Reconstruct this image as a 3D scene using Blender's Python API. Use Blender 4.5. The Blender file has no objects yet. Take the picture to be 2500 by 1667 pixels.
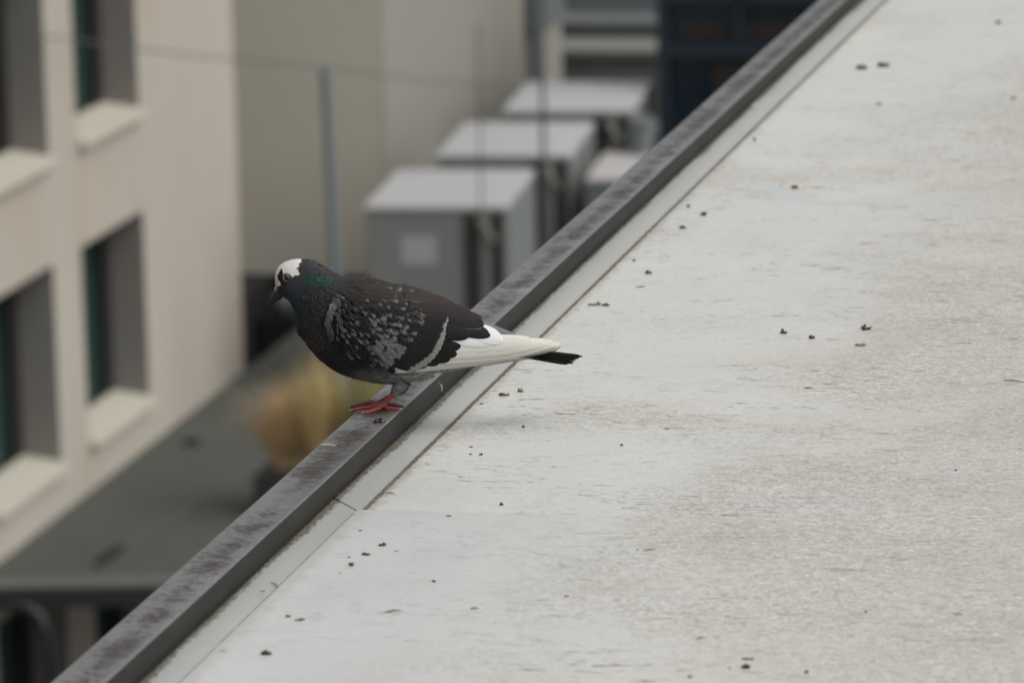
import bpy, bmesh, math, random
import numpy as np
from mathutils import Vector, Matrix
from mathutils.bvhtree import BVHTree
rad = math.radians
rng = random.Random(11)
SC = bpy.context.scene
COL = SC.collection

# ------------------------------------------------------------------ camera
FPX = 11800.0                      # focal length in photograph pixels (2500 wide)
HC = 1.075                         # camera height above the white roof
TH, PT, RL = rad(12.05), rad(11.23), rad(1.3)
Fv = Vector((-math.sin(TH)*math.cos(PT), math.cos(TH)*math.cos(PT), -math.sin(PT)))
R0 = Vector((math.cos(TH), math.sin(TH), 0)); U0 = R0.cross(Fv)
Rv = R0*math.cos(RL) - U0*math.sin(RL); Uv = R0*math.sin(RL) + U0*math.cos(RL)
Fh = Vector((-math.sin(TH), math.cos(TH), 0))
CAM = Vector((0, 0, HC))
cd = bpy.data.cameras.new('camera'); cam = bpy.data.objects.new('camera', cd); COL.objects.link(cam)
m = Matrix((Rv, Uv, -Fv)).transposed().to_4x4(); m.translation = CAM; cam.matrix_world = m
cd.sensor_width = 36; cd.lens = FPX/2500*36; cd.clip_start = 0.1; cd.clip_end = 600
cd.dof.use_dof = True; cd.dof.focus_distance = 5.02; cd.dof.aperture_fstop = 9.8
SC.camera = cam

# ------------------------------------------------------------------ light
SUN_EL, SUN_AZ = rad(50), rad(100)          # azimuth: clockwise from +Y
W = bpy.data.worlds.new('World'); SC.world = W; W.use_nodes = True
nt = W.node_tree; nt.nodes.clear()
sky = nt.nodes.new('ShaderNodeTexSky'); sky.sky_type = 'NISHITA'; sky.sun_disc = False
sky.sun_elevation = SUN_EL; sky.sun_rotation = SUN_AZ; sky.dust_density = 4; sky.air_density = 1.2
hs = nt.nodes.new('ShaderNodeHueSaturation'); hs.inputs['Saturation'].default_value = 0.13
bg = nt.nodes.new('ShaderNodeBackground'); bg.inputs[1].default_value = 0.13
wo = nt.nodes.new('ShaderNodeOutputWorld')
nt.links.new(sky.outputs[0], hs.inputs['Color']); nt.links.new(hs.outputs[0], bg.inputs[0]); nt.links.new(bg.outputs[0], wo.inputs[0])
sl = bpy.data.lights.new('sun', 'SUN'); sl.energy = .55; sl.angle = rad(50); sl.color = (1, .965, .92)
so = bpy.data.objects.new('sun', sl); COL.objects.link(so)
sd = Vector((math.sin(SUN_AZ)*math.cos(SUN_EL), math.cos(SUN_AZ)*math.cos(SUN_EL), math.sin(SUN_EL)))
so.rotation_euler = sd.to_track_quat('Z', 'Y').to_euler(); so.location = (3, 3, 20)
SC.view_settings.view_transform = 'Standard'; SC.view_settings.look = 'None'
SC.view_settings.exposure = 0.16; SC.view_settings.gamma = 1

# ------------------------------------------------------------------ projection helpers (photograph pixels -> points on real planes)
def ray(x, y): return Fv*FPX + Rv*(x-1250) + Uv*(833.5-y)
def PZ(x, y, z):
    d = ray(x, y); return CAM + d*((z-HC)/d.z)
def PX(x, y, X):
    d = ray(x, y); return CAM + d*(X/d.x)
def PY(x, y, Y):
    d = ray(x, y); return CAM + d*(Y/d.y)
K = 1.063
def project(p):
    v = p-CAM; w = v.dot(Fv); return 1250+FPX*v.dot(Rv)/w, 833.5-FPX*v.dot(Uv)/w

# ------------------------------------------------------------------ materials
def mat(name, col, rough=.6, metal=0, spec=.5, noise=None, bump=None, attr=None, coat=0):
    """noise: list of (scale, strength, colour, lo, hi, detail) layers mixed over the base."""
    M = bpy.data.materials.new(name); M.use_nodes = True
    n = M.node_tree.nodes; L = M.node_tree.links; b = n['Principled BSDF']
    b.inputs['Roughness'].default_value = rough; b.inputs['Metallic'].default_value = metal
    b.inputs['Specular IOR Level'].default_value = spec; b.inputs['Coat Weight'].default_value = coat
    tc = n.new('ShaderNodeTexCoord'); cur = None
    if attr:
        a = n.new('ShaderNodeAttribute'); a.attribute_name = attr; cur = a.outputs['Color']
    else:
        r = n.new('ShaderNodeRGB'); r.outputs[0].default_value = (*col, 1); cur = r.outputs[0]
    for (sc, st, c, lo, hi, det) in (noise or []):
        mp = n.new('ShaderNodeMapping'); s3 = sc if isinstance(sc, tuple) else (sc, sc, sc)
        mp.inputs['Scale'].default_value = s3; mp.inputs['Location'].default_value = (rng.random()*9, rng.random()*9, rng.random()*9)
        L.new(tc.outputs['Object'], mp.inputs[0])
        t = n.new('ShaderNodeTexNoise'); t.inputs['Scale'].default_value = 1; t.inputs['Detail'].default_value = det; t.inputs['Roughness'].default_value = .6
        L.new(mp.outputs[0], t.inputs['Vector'])
        mr = n.new('ShaderNodeMapRange'); mr.inputs[1].default_value = lo; mr.inputs[2].default_value = hi; mr.inputs[4].default_value = st; mr.interpolation_type = 'SMOOTHSTEP'
        L.new(t.outputs[0], mr.inputs[0])
        mx = n.new('ShaderNodeMix'); mx.data_type = 'RGBA'; L.new(mr.outputs[0], mx.inputs[0]); L.new(cur, mx.inputs[6])
        if attr:
            mx.blend_type = 'MULTIPLY'
        mx.inputs[7].default_value = (*c, 1); cur = mx.outputs[2]
    L.new(cur, b.inputs['Base Color'])
    if bump:
        sc, st, dist = bump
        t = n.new('ShaderNodeTexNoise'); t.inputs['Scale'].default_value = sc; t.inputs['Detail'].default_value = 4
        L.new(tc.outputs['Object'], t.inputs['Vector'])
        bp = n.new('ShaderNodeBump'); bp.inputs['Strength'].default_value = st; bp.inputs['Distance'].default_value = dist
        L.new(t.outputs[0], bp.inputs['Height']); L.new(bp.outputs[0], b.inputs['Normal'])
    return M

# ------------------------------------------------------------------ object helpers
def tag(o, label=None, cat=None, group=None, kind=None):
    if label: o['label'] = label
    if cat: o['category'] = cat
    if group: o['group'] = group
    if kind: o['kind'] = kind
    return o
def empty(name, loc, rz=0):
    o = bpy.data.objects.new(name, None); COL.objects.link(o); o.location = loc; o.rotation_euler = (0, 0, rz)
    o.empty_display_size = .02; return o
def mesh_obj(name, verts, faces, material, parent=None, smooth=False, colors=None):
    me = bpy.data.meshes.new(name); me.from_pydata([tuple(v) for v in verts], [], faces); me.update()
    if smooth: me.polygons.foreach_set('use_smooth', [True]*len(me.polygons))
    if colors is not None:
        a = me.color_attributes.new('Col', 'FLOAT_COLOR', 'POINT')
        c = np.ones((len(verts), 4), np.float32); c[:, :3] = np.array(colors)[:, :3]; a.data.foreach_set('color', c.ravel())
    o = bpy.data.objects.new(name, me); COL.objects.link(o)
    if isinstance(material, (list, tuple)):
        for q in material: me.materials.append(q)
    else: me.materials.append(material)
    if parent: o.parent = parent
    return o
class MB:
    def __init__(s): s.v = []; s.f = []; s.mi = []
    def add(s, vs, fs, mi=0):
        k = len(s.v); s.v += [tuple(v) for v in vs]; s.f += [tuple(i+k for i in f) for f in fs]; s.mi += [mi]*len(fs); return s
    def box(s, x0, x1, y0, y1, z0, z1, mi=0, M=None):
        vs = [Vector((x, y, z)) for z in (z0, z1) for y in (y0, y1) for x in (x0, x1)]
        if M: vs = [M @ v for v in vs]
        return s.add(vs, [(0,2,3,1),(4,5,7,6),(0,1,5,4),(2,6,7,3),(0,4,6,2),(1,3,7,5)], mi)
    def tube(s, pts, rs, n=12, mi=0):
        pts = [Vector(p) for p in pts]
        if not isinstance(rs, (list, tuple)): rs = [rs]*len(pts)
        vs = []; prev = None
        for i, p in enumerate(pts):
            d = (pts[min(i+1, len(pts)-1)]-pts[max(i-1, 0)]).normalized()
            a = prev if prev is not None else (Vector((0, 0, 1)) if abs(d.z) < .9 else Vector((1, 0, 0)))
            u = (a-d*a.dot(d)).normalized(); prev = u; w = d.cross(u)
            vs += [p+(u*math.cos(2*math.pi*k/n)+w*math.sin(2*math.pi*k/n))*rs[i] for k in range(n)]
        fs = [(i*n+k, i*n+(k+1) % n, (i+1)*n+(k+1) % n, (i+1)*n+k) for i in range(len(pts)-1) for k in range(n)]
        fs += [tuple(range(n-1, -1, -1)), tuple(range((len(pts)-1)*n, len(pts)*n))]
        return s.add(vs, fs, mi)
    def prism(s, poly, z0, z1, mi=0):
        n = len(poly); vs = [(x, y, z0) for x, y in poly]+[(x, y, z1) for x, y in poly]
        return s.add(vs, [tuple(range(n-1, -1, -1)), tuple(range(n, 2*n))]+[(i, (i+1) % n, n+(i+1) % n, n+i) for i in range(n)], mi)
    def build(s, name, material, parent=None, smooth=False, bevel=0):
        o = mesh_obj(name, s.v, s.f, material, parent, smooth)
        if isinstance(material, (list, tuple)): o.data.polygons.foreach_set('material_index', s.mi)
        if bevel:
            b = o.modifiers.new('bevel', 'BEVEL'); b.width = bevel; b.segments = 3; b.limit_method = 'ANGLE'
        return o

# ==================================================================== BACKGROUND SETTING
ZT = HC-11.0            # level of the lower terrace
XF = -14.28             # plane of the left facade
M_ground = mat('ground_asphalt', (.05, .05, .05), .9, noise=[(.5, .5, (.08, .08, .075), .4, .7, 4)])
g = MB().add([(-300, -300, -22), (300, -300, -22), (300, 300, -22), (-300, 300, -22)], [(0, 1, 2, 3)]).build('ground', M_ground); tag(g, kind='structure')

M_terr = mat('terrace_membrane', (.066, .071, .060), .75, noise=[(.9, .6, (.056, .062, .056), .4, .65, 4), (7, .35, (.14, .14, .125), .5, .7, 3)])
M_edge = mat('terrace_edge_trim', (.115, .118, .10), .6)
M_dark = mat('dark_steel', (.02, .021, .022), .5)
tb = MB()
tb.prism([(XF+.005, 42.0), (-4.0, 43.9), (-4.0, 64), (XF+.005, 64)], ZT-.16, ZT)
ter = tb.build('terrace', M_terr); tag(ter, kind='structure')
# pale trim and dark fascia along the terrace's near edge
dv = Vector((10.28, 1.9, 0)).normalized(); ang = math.atan2(dv.y, dv.x)
edge = MB()
Me = Matrix.Translation((XF+.02, 42.0, ZT)) @ Matrix.Rotation(ang, 4, 'Z')
edge.box(0, 10.3, -.05, .26, .004, .035, 0, Me); edge.box(0, 10.3, -.12, -.055, -.15, .02, 1, Me)
tag(edge.build('edge_beam', [M_edge, M_dark]), 'long pale topped dark beam closing the near edge of the grey terrace', 'beam')
# seam and drain marks on the terrace
s1, s2 = PZ(245*K, 1290*K, ZT), PZ(700*K, 990*K, ZT)
M_seam = mat('seam_tape', (.075, .085, .082), .7)
dn = (s2-s1).normalized(); sn = Vector((-dn.y, dn.x, 0))*.045
sm = MB(); sm.box(0, (s2-s1).length, -.05, .05, .004, .012, 0, Matrix.Translation(s1) @ Matrix.Rotation(math.atan2(dn.y, dn.x), 4, 'Z'))
sm.build('seam', M_seam, None).parent = ter
M_drain = mat('drain_black', (.018, .018, .02), .7)
def drain(c, rx, ry, rz):
    b = MB(); n = 20
    pts = [(rx*math.cos(2*math.pi*i/n), ry*math.sin(2*math.pi*i/n)) for i in range(n)]
    b.prism(pts, .004, .03)
    for i in range(5):
        b.box(-rx*.7, rx*.7, -ry*.65+ry*.3*i, -ry*.55+ry*.3*i, .031, .04)
    o = b.build('roof_drain', M_drain); o.location = c; o.rotation_euler = (0, 0, rz); return o
tag(drain(PZ(252*K, 1278*K, ZT), .07, .42, -.05), 'long dark drain at the near end of the terrace seam', 'drain')
tag(drain(PZ(440*K, 1018*K, ZT), .10, .13, .2), 'small round dark drain in the middle of the grey terrace', 'drain')

# ---------------------------------------------------------------- left facade
M_stucco = mat('cream_stucco', (.462, .422, .362), .85, noise=[((.35, .55, .16), .6, (.43, .36, .28), .42, .7, 3), ((1.5, 1.5, .5), .3, (.53, .49, .43), .5, .75, 4)], bump=(14, .12, .01))
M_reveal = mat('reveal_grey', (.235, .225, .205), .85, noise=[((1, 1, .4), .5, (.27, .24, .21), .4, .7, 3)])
M_sill = mat('sill_stone', (.54, .51, .425), .7)
M_frame = mat('window_frame_black', (.02, .02, .02), .45)
M_glass = mat('green_tinted_glass', (.02, .05, .045), .08, spec=.6)
fb = empty('office_building', (XF, 43, -22)); tag(fb, 'cream rendered building with deep set green glazed windows at the left', 'building')
def W2(o): o.matrix_parent_inverse = o.parent.matrix_world.inverted() if False else Matrix.Translation(-Vector(o.parent.location)); return o
cols = [(39.7, 42.0), (42.93, 45.2), (46.13, 48.40)]
rows = [(-12.5, -10.5), (-9.42, -7.40), (-6.33, -4.3), (-3.2, -1.2)]
Y0f, Y1f, Zb, Ztop, TW = 36.0, 52.22, -22.0, .6, .42
wb = MB()
ys = [Y0f]+[v for c in cols for v in c]+[Y1f]
for i in range(0, len(ys), 2): wb.box(XF-TW, XF, ys[i], ys[i+1], Zb, Ztop)
zs = [Zb]+[v for r in rows for v in r]+[Ztop]
for (a, b) in cols:
    for i in range(0, len(zs), 2): wb.box(XF-TW, XF, a, b, zs[i], zs[i+1])
wb.box(XF-8, XF-TW-.62, Y0f, Y1f, Zb, Ztop-.4)
W2(wb.build('wall', M_stucco, fb))
W2(MB().box(XF-8.1, XF+.05, Y0f-.05, Y1f+.03, Ztop+.003, Ztop+.1).build('roof', M_edge, fb))
for (a, b) in cols:
    for (z0, z1) in rows:
        wn = MB()
        # jamb linings, set 3 mm proud of the wall openings
        t = .02
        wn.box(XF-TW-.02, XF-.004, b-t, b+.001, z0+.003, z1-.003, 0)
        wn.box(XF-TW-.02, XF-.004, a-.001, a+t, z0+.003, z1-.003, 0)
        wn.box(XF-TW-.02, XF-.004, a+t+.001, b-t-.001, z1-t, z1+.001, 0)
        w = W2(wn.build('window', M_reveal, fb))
        fr = MB(); xg = XF-TW-.04
        fr.box(xg-.04, xg+.08, b-.30, b-t-.002, z0+.02, z1-t-.002)
        fr.box(xg-.04, xg+.08, a+t+.002, a+.12, z0+.02, z1-t-.002)
        fr.box(xg-.038, xg+.078, a+.121, b-.301, z1-.12, z1-t-.003)
        fr.box(xg-.038, xg+.078, a+.121, b-.301, z0+.02, z0+.1)
        fo = fr.build('frame', M_frame, w)
        MB().box(xg-.012, xg, a+.121, b-.301, z0+.101, z1-.121).build('pane', M_glass, w)
        si = MB(); ov = .09
        # sloping sill that sticks out of the wall
        vs = [(XF-TW+.0, a+t+.002, z0+.08), (XF-TW, b-t-.002, z0+.08), (XF+ov, b-t-.002, z0+.0), (XF+ov, a+t+.002, z0+.0),
              (XF-TW, a+t+.002, z0-.07), (XF-TW, b-t-.002, z0-.07), (XF+ov, b-t-.002, z0-.07), (XF+ov, a+t+.002, z0-.07)]
        si.add(vs, [(0, 3, 2, 1), (4, 5, 6, 7), (0, 1, 5, 4), (1, 2, 6, 5), (2, 3, 7, 6), (3, 0, 4, 7)])
        si.build('sill', M_sill, w)

# ---------------------------------------------------------------- middle building (overhanging the dark recess)
M_beige = mat('beige_render', (.62, .585, .49), .85, noise=[((.5, .5, .2), .4, (.60, .51, .41), .45, .65, 3), ((2, 2, 1), .25, (.53, .52, .46), .5, .7, 3)])
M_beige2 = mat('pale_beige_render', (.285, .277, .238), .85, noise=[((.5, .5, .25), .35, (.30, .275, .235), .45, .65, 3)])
M_void = mat('black_recess', (.011, .0105, .0105), .8)  # near black: the shade of the opening is put into the colour
YM = 56.0
pL = PY(500*K, 628*K, YM); pC = PY(886*K, 400*K, YM); pR = PY(1187*K, 300*K, 62.0)
zb = PY(600*K, 628*K, YM).z
mb = empty('stair_tower', (pC.x, pC.y, zb)); tag(mb, 'beige windowless block with two blank faces behind the metal cabinets', 'building')
b1 = MB(); b1.prism([(pL.x-1.2, YM), (pC.x-.002, YM), (pC.x-.002, YM+5), (pL.x-1.2, YM+5)], zb, 1.2)
W2(b1.build('wall', M_beige, mb))
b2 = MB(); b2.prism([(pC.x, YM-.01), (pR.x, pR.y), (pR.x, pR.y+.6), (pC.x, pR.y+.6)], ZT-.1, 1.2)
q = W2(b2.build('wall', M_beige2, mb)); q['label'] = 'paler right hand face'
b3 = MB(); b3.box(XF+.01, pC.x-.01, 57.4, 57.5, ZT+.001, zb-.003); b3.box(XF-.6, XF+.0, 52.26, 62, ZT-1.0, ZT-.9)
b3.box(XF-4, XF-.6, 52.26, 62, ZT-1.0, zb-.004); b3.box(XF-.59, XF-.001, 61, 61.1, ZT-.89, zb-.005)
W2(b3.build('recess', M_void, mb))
# dark floor edge strip and pale bin inside the recess
M_pale = mat('pale_grey_plastic', (.12, .12, .12), .6)
bp = PY(655*K, 722*K, 55.2); bp.x = XF-.3
bn = MB(); bn.tube([(0, 0, 0), (0, 0, .02), (0, 0, .2), (0, 0, .26)], [.1, .13, .15, .08], 16)
bn_o = bn.build('bin', M_pale, smooth=True); bn_o.location = bp; tag(bn_o, 'small pale grey tub in the dark opening behind the bird', 'tub')
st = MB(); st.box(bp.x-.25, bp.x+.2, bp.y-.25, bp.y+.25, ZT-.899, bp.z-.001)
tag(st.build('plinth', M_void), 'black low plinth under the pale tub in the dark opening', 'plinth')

# ---------------------------------------------------------------- farther buildings at the top
def backbox(name, x0, x1, y0, y1, Y, dep, M, parent, z_low=None):
    a = PY(x0*K, y1*K, Y); b = PY(x1*K, y0*K, Y)
    bx = MB(); bx.box(a.x, b.x, Y, Y+dep, a.z if z_low is None else z_low, b.z)
    return W2(bx.build(name, M, parent))
M_g1 = mat('grey_concrete_far', (.17, .167, .158), .85, noise=[(.8, .5, (.16, .155, .15), .4, .7, 4)])
M_g2 = mat('bluish_grey_cladding', (.14, .15, .155), .6, noise=[(.8, .5, (.14, .15, .16), .4, .7, 4)])
M_g3 = mat('pale_ledge', (.20, .196, .185), .8)
M_g4 = mat('shadow_gap_paint', (.09, .085, .08), .8)
e = empty('stepped_building', PY(1390*K, 180*K, 66)); tag(e, 'grey stepped concrete block with pale horizontal ledges behind the farthest cabinet', 'building')
backbox('lower_storey', 1262, 1530, 132, 260, 66, 2, M_g1, e, ZT-3)
backbox('ledge', 1258, 1532, 116, 131.5, 65.9, 2.3, M_g3, e)
backbox('shadow_band', 1262, 1530, 128, 140, 65.97, .02, M_g4, e)
backbox('middle_storey', 1262, 1530, 62, 115.5, 67.2, 2, M_g1, e)
backbox('ledge', 1258, 1532, 52, 61.5, 67.1, 2.2, M_g2, e)
backbox('upper_storey', 1262, 1530, -60, 51.5, 68.2, 2, M_g2, e)
backbox('downpipe', 1262, 1274, -60, 240, 65.7, .15, M_g4, e)
e = empty('link_block', PY(1215*K, 190*K, 64)); tag(e, 'narrow pale beige block under a bluish grey upper part beside the blank tower', 'building')
backbox('wall', 1183, 1240, 68, 260, 64, 1.5, M_beige2, e, ZT-3)
backbox('upper_part', 1183, 1246, -60, 67.5, 63.9, 1.5, M_g2, e)
# navy glazed block
M_navy = mat('navy_glass', (.010, .020, .032), .25, spec=.4, noise=[((.5, .5, 1.4), .7, (.016, .032, .042), .4, .65, 2)])
M_brown = mat('brown_panel', (.022, .017, .015), .6, noise=[((.7, .7, 1.5), .6, (.012, .012, .014), .4, .65, 2)])
M_navyf = mat('navy_frame', (.013, .025, .04), .5)
e = empty('glazed_building', PY(1700*K, 300*K, 60)); tag(e, 'dark navy glazed building front beyond the roof edge at the top', 'building')
backbox('glass_wall', 1514, 2050, -120, 420, 60, 3, M_navy, e)
backbox('spandrel', 1560, 2050, 60, 92, 59.94, .055, M_brown, e)
backbox('spandrel', 1640, 2050, 150, 300, 59.94, .055, M_brown, e)
backbox('transom', 1514, 2050, 102, 132, 59.86, .13, M_navyf, e)
backbox('transom', 1514, 2050, -10, 8, 59.86, .13, M_navyf, e)
backbox('mullion', 1514, 1530, -120, 420, 59.82, .17, M_navyf, e)
backbox('mullion', 1690, 1702, -120, 101, 59.86, .13, M_navyf, e)

# ---------------------------------------------------------------- cabinets (rooftop air handling units)
M_cab = mat('galvanised_grey_paint', (.225, .235, .23), .55, noise=[(1.5, .4, (.20, .21, .205), .4, .65, 3)])
M_cabside = mat('grey_green_side_paint', (.20, .215, .20), .55, noise=[(1.5, .4, (.21, .225, .215), .4, .65, 3)])
M_lid = mat('pale_metal_lid', (.46, .46, .47), .42, noise=[((1.2, 3, 1), .6, (.43, .43, .445), .4, .65, 4), (6, .3, (.58, .575, .57), .5, .7, 3)])
M_louv = mat('dark_louvre', (.038, .036, .036), .6)
M_lab = mat('pale_plate', (.40, .41, .41), .6)
M_brass = mat('yellowish_bracket', (.30, .29, .23), .5)
RU = rad(4.35)
def unit(x, y, w, label, plate=True, hh=None):
    ztop = HC-8.87; p = PZ(x, y, ztop); h = ztop-ZT
    r = empty('air_handling_unit', (p.x, p.y, ZT), RU)
    tag(r, label, 'cabinet', 'metal cabinets standing in a row on the terrace')
    d = 2.5
    MB().box(.03, w-.03, .03, d-.03, .12, h-.061).build('body', [M_cab], r)
    MB().box(w-.029, w-.005, .035, d-.035, .13, h-.062).build('side_panel', M_cabside, r)
    MB().box(0, w, 0, d, h-.06, h).build('lid', M_lid, r, bevel=.012)
    MB().box(.06, w-.06, .06, d-.06, 0, .119).build('base', M_dark, r)
    a0, a1, a2, a3 = w*.70, w*.825, w*.88, w*.965
    for (q0, q1) in ((a0, a1), (a2, a3)):
        lv = MB(); lv.box(q0, q1, .005, .029, .2, h-.07)
        for i in range(22):
            zz = .24+i*(h-.36)/22; lv.box(q0+.01, q1-.01, -.006, .0045, zz, zz+.03)
        lv.build('louvre', M_louv, r)
    MB().box(a1+.003, a2-.003, -.004, .028, .2, h-.075).build('post', M_cab, r)
    bk = MB(); Mx = Matrix.Translation((a1+.05, -.03, h-.26)) @ Matrix.Rotation(rad(-35), 4, 'Y')
    bk.box(-.02, .02, -.03, .03, -.16, .16, 0, Mx); bk.build('bracket', M_brass, r)
    if plate: MB().box(w*.26, w*.5, .018, .0295, h-.66, h-.34).build('plate', M_lab, r)
    MB().box(w*.02+.03, w*.68, .022, .0294, .2, h-.12).build('door', M_cab, r)
    return r
unit(886, 503, 1.60, 'nearest grey cabinet with a pale plate on its door, right behind the bird')
unit(1062, 378, 1.60, 'middle grey cabinet of the row, half hidden by the nearest one', False)
unit(1226, 270, 1.62, 'farthest grey cabinet of the row, in front of the stepped concrete block', False)
# small low cabinet with pinkish lid and a round vent
M_pink = mat('pinkish_lid', (.46, .44, .425), .55)
M_cab3 = mat('blue_grey_paint', (.15, .17, .175), .5)
zl = HC-9.1; p = PZ(1345*K, 410*K, zl)
r = empty('low_cabinet', (p.x, p.y, ZT), RU); tag(r, 'low blue grey cabinet with a pinkish lid right beside the roof edge', 'cabinet')
MB().box(.03, 1.7, .03, 1.9, 0, zl-ZT-.06).build('body', M_cab3, r)
MB().box(0, 1.73, 0, 1.93, zl-ZT-.059, zl-ZT).build('lid', M_pink, r, bevel=.01)
pv = PZ(1478*K, 350*K, zl)
vb = MB(); vb.tube([(0, 0, .0), (0, 0, .34), (0, 0, .345), (0, 0, .42), (0, 0, .43)], [.135, .135, .16, .16, .1], 20)
vo = vb.build('vent_pipe', M_cab3, smooth=False); vo.location = (pv.x, pv.y-.1, zl); tag(vo, 'stubby blue grey vent pipe on the pinkish lid', 'vent')
zd = HC-9.6; p = PZ(1420*K, 318*K, zd)
db = MB(); db.box(0, .55, 0, 1.6, .0, zd-ZT); M_duct = mat('pale_duct_metal', (.42, .43, .44), .45)
o = db.build('duct', M_duct, bevel=.02); o.location = (p.x, p.y, ZT); tag(o, 'pale metal duct between the cabinets and the navy building', 'duct')

# ---------------------------------------------------------------- poles and wire
M_pole = mat('pale_blue_grey_steel', (.17, .20, .215), .45)
M_pole2 = mat('dull_grey_steel', (.09, .10, .105), .5)
base = PZ(787*K, 962*K, ZT)
topd = ray(746*K, 152*K); s = base.y/topd.y; top = CAM+topd*s
pb = MB(); tp = top-base; pb.tube([(0, 0, 0), tp*.5, tp*.985, tp], [.060, .058, .058, .045], 14); pb.box(-.09, .09, -.09, .09, 0, .02)
for t_ in (.25, .5, .75): pb.tube([tp*t_, tp*(t_+.01)], [.056, .056], 14)
o = pb.build('steel_pole', M_pole, smooth=False); o.location = base; tag(o, 'slightly leaning blue grey pole rising behind the bird', 'pole')
def rod(xt, yt, xb, yb, Y, rr, label, M, r2=None):
    b = PY(xb*K, yb*K, Y); b.z = max(b.z, ZT) if yb > 900 else b.z; t = PY(xt*K, yt*K, Y); q = MB()
    q.tube([(0, 0, 0), (t-b)*.6, t-b], [rr, rr, r2 or rr*.8], 10); q.tube([(0, 0, 0), (0, 0, .03)], [rr*2.2, rr*2.2], 12)
    o = q.build('antenna_rod', M); o.location = b; return tag(o, label, 'rod')
rod(1098, 60, 1112, 960, 50.2, .011, 'thin faint rod rising in front of the nearest cabinet', M_pole2)
rod(1243, -40, 1256, 960, 50.4, .026, 'thicker grey rod rising in front of the middle cabinet', M_pole2)
rod(1228, -40, 1230, 215, 63.0, .05, 'pale tall rod at the corner of the narrow beige block', M_pole)
wa, wc, wd = PX(70*K, 79*K, XF+.01), top+Vector((0, 0, -.02)), PY(1186*K, 203*K, 61.5)
wm = MB(); wm.tube([wa, wa.lerp(wc, .5)-Vector((0, 0, .03)), wc, wc.lerp(wd, .5)-Vector((0, 0, .02)), wd], .0095, 8)
tag(wm.build('cable', M_pole2), 'grey cable strung from the cream building over the pole to the beige tower', 'cable')
# curved dark blue pipe under the terrace edge
M_blue = mat('dark_blue_pipe', (.005, .011, .015), .4)
pp = [(-60, 1392), (20, 1388), (62, 1392), (92, 1415), (108, 1455), (116, 1520), (122, 1600), (128, 1720)]
pm = MB(); pm.tube([PY(a*K, b*K, 41.7) for a, b in pp], .05, 14)
tag(pm.build('curved_pipe', M_blue, smooth=True), 'dark blue pipe bending down under the terrace beam', 'pipe')

# ---------------------------------------------------------------- planter and ornamental grasses
M_plant = mat('planter_dark', (.035, .033, .033), .7)
zp = ZT+.42
pl = PZ(580*K, 1092*K, zp)
pb = MB(); pb.box(0, 2.6, 0, .9, 0, .42); pb.box(.05, 2.55, .05, .85, .421, .43)
po = pb.build('planter', M_plant, bevel=.015); po.location = (pl.x, pl.y, ZT); tag(po, 'long dark planter box on the terrace below the metal edge', 'planter')
def grass(c, h, spread, n, cols_, seed, label):
    r_ = random.Random(seed); V = []; Fs = []; Cs = []
    for i in range(n):
        a = r_.random()*6.283; rr = r_.random()**.6; hh = h*(.55+.45*r_.random()); lean = spread*rr
        b = Vector((math.cos(a)*.12*rr, math.sin(a)*.12*rr, 0)); side = Vector((-math.sin(a+r_.random()), math.cos(a+r_.random()), 0))*.006
        c_ = r_.choice(cols_); k = r_.uniform(.7, 1.25)
        for j in range(6):
            t = j/5; p_ = b+Vector((math.cos(a)*lean*t**1.8, math.sin(a)*lean*t**1.8, hh*(t-.28*rr*t*t*t)))
            w_ = side*(1-t*.8); k0 = len(V); V += [p_-w_, p_+w_]; Cs += [[q*k for q in c_]]*2
            if j: Fs.append((k0-2, k0-1, k0+1, k0))
    o = mesh_obj('ornamental_grass', V, Fs, M_grass, None, False, Cs); o.location = c
    return tag(o, label, 'plant', 'grasses growing in the dark planter')
M_grass = mat('grass_blades', (1, 1, 1), .7, attr='Col')
gold = [(.72, .58, .36), (.66, .50, .29), (.66, .46, .25)]; olive = [(.55, .47, .16), (.62, .50, .20), (.35, .34, .11)]; brn = [(.36, .24, .13), (.42, .29, .15)]
gz = zp
def gpos(x, y): q = PY(x*K, y*K, pl.y+.4); q.z = ZT+.43; return q
grass(gpos(655, 1090), 1.0, .62, 620, gold+brn[:1], 1, 'golden straw coloured grass clump at the left end of the planter')
grass(gpos(735, 1060), 1.4, .50, 480, gold[:2]+olive[:2], 2, 'taller yellow green grass clump behind the steel pole')
grass(gpos(690, 1090), .55, .45, 420, brn+gold[:1], 3, 'short rusty brown grass clump low between the golden ones')
grass(gpos(850, 1040), 1.2, .5, 700, olive[:1]+olive[2:]+[(.05, .08, .03)], 4, 'dark green grass clump seen under the belly of the bird')

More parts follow.
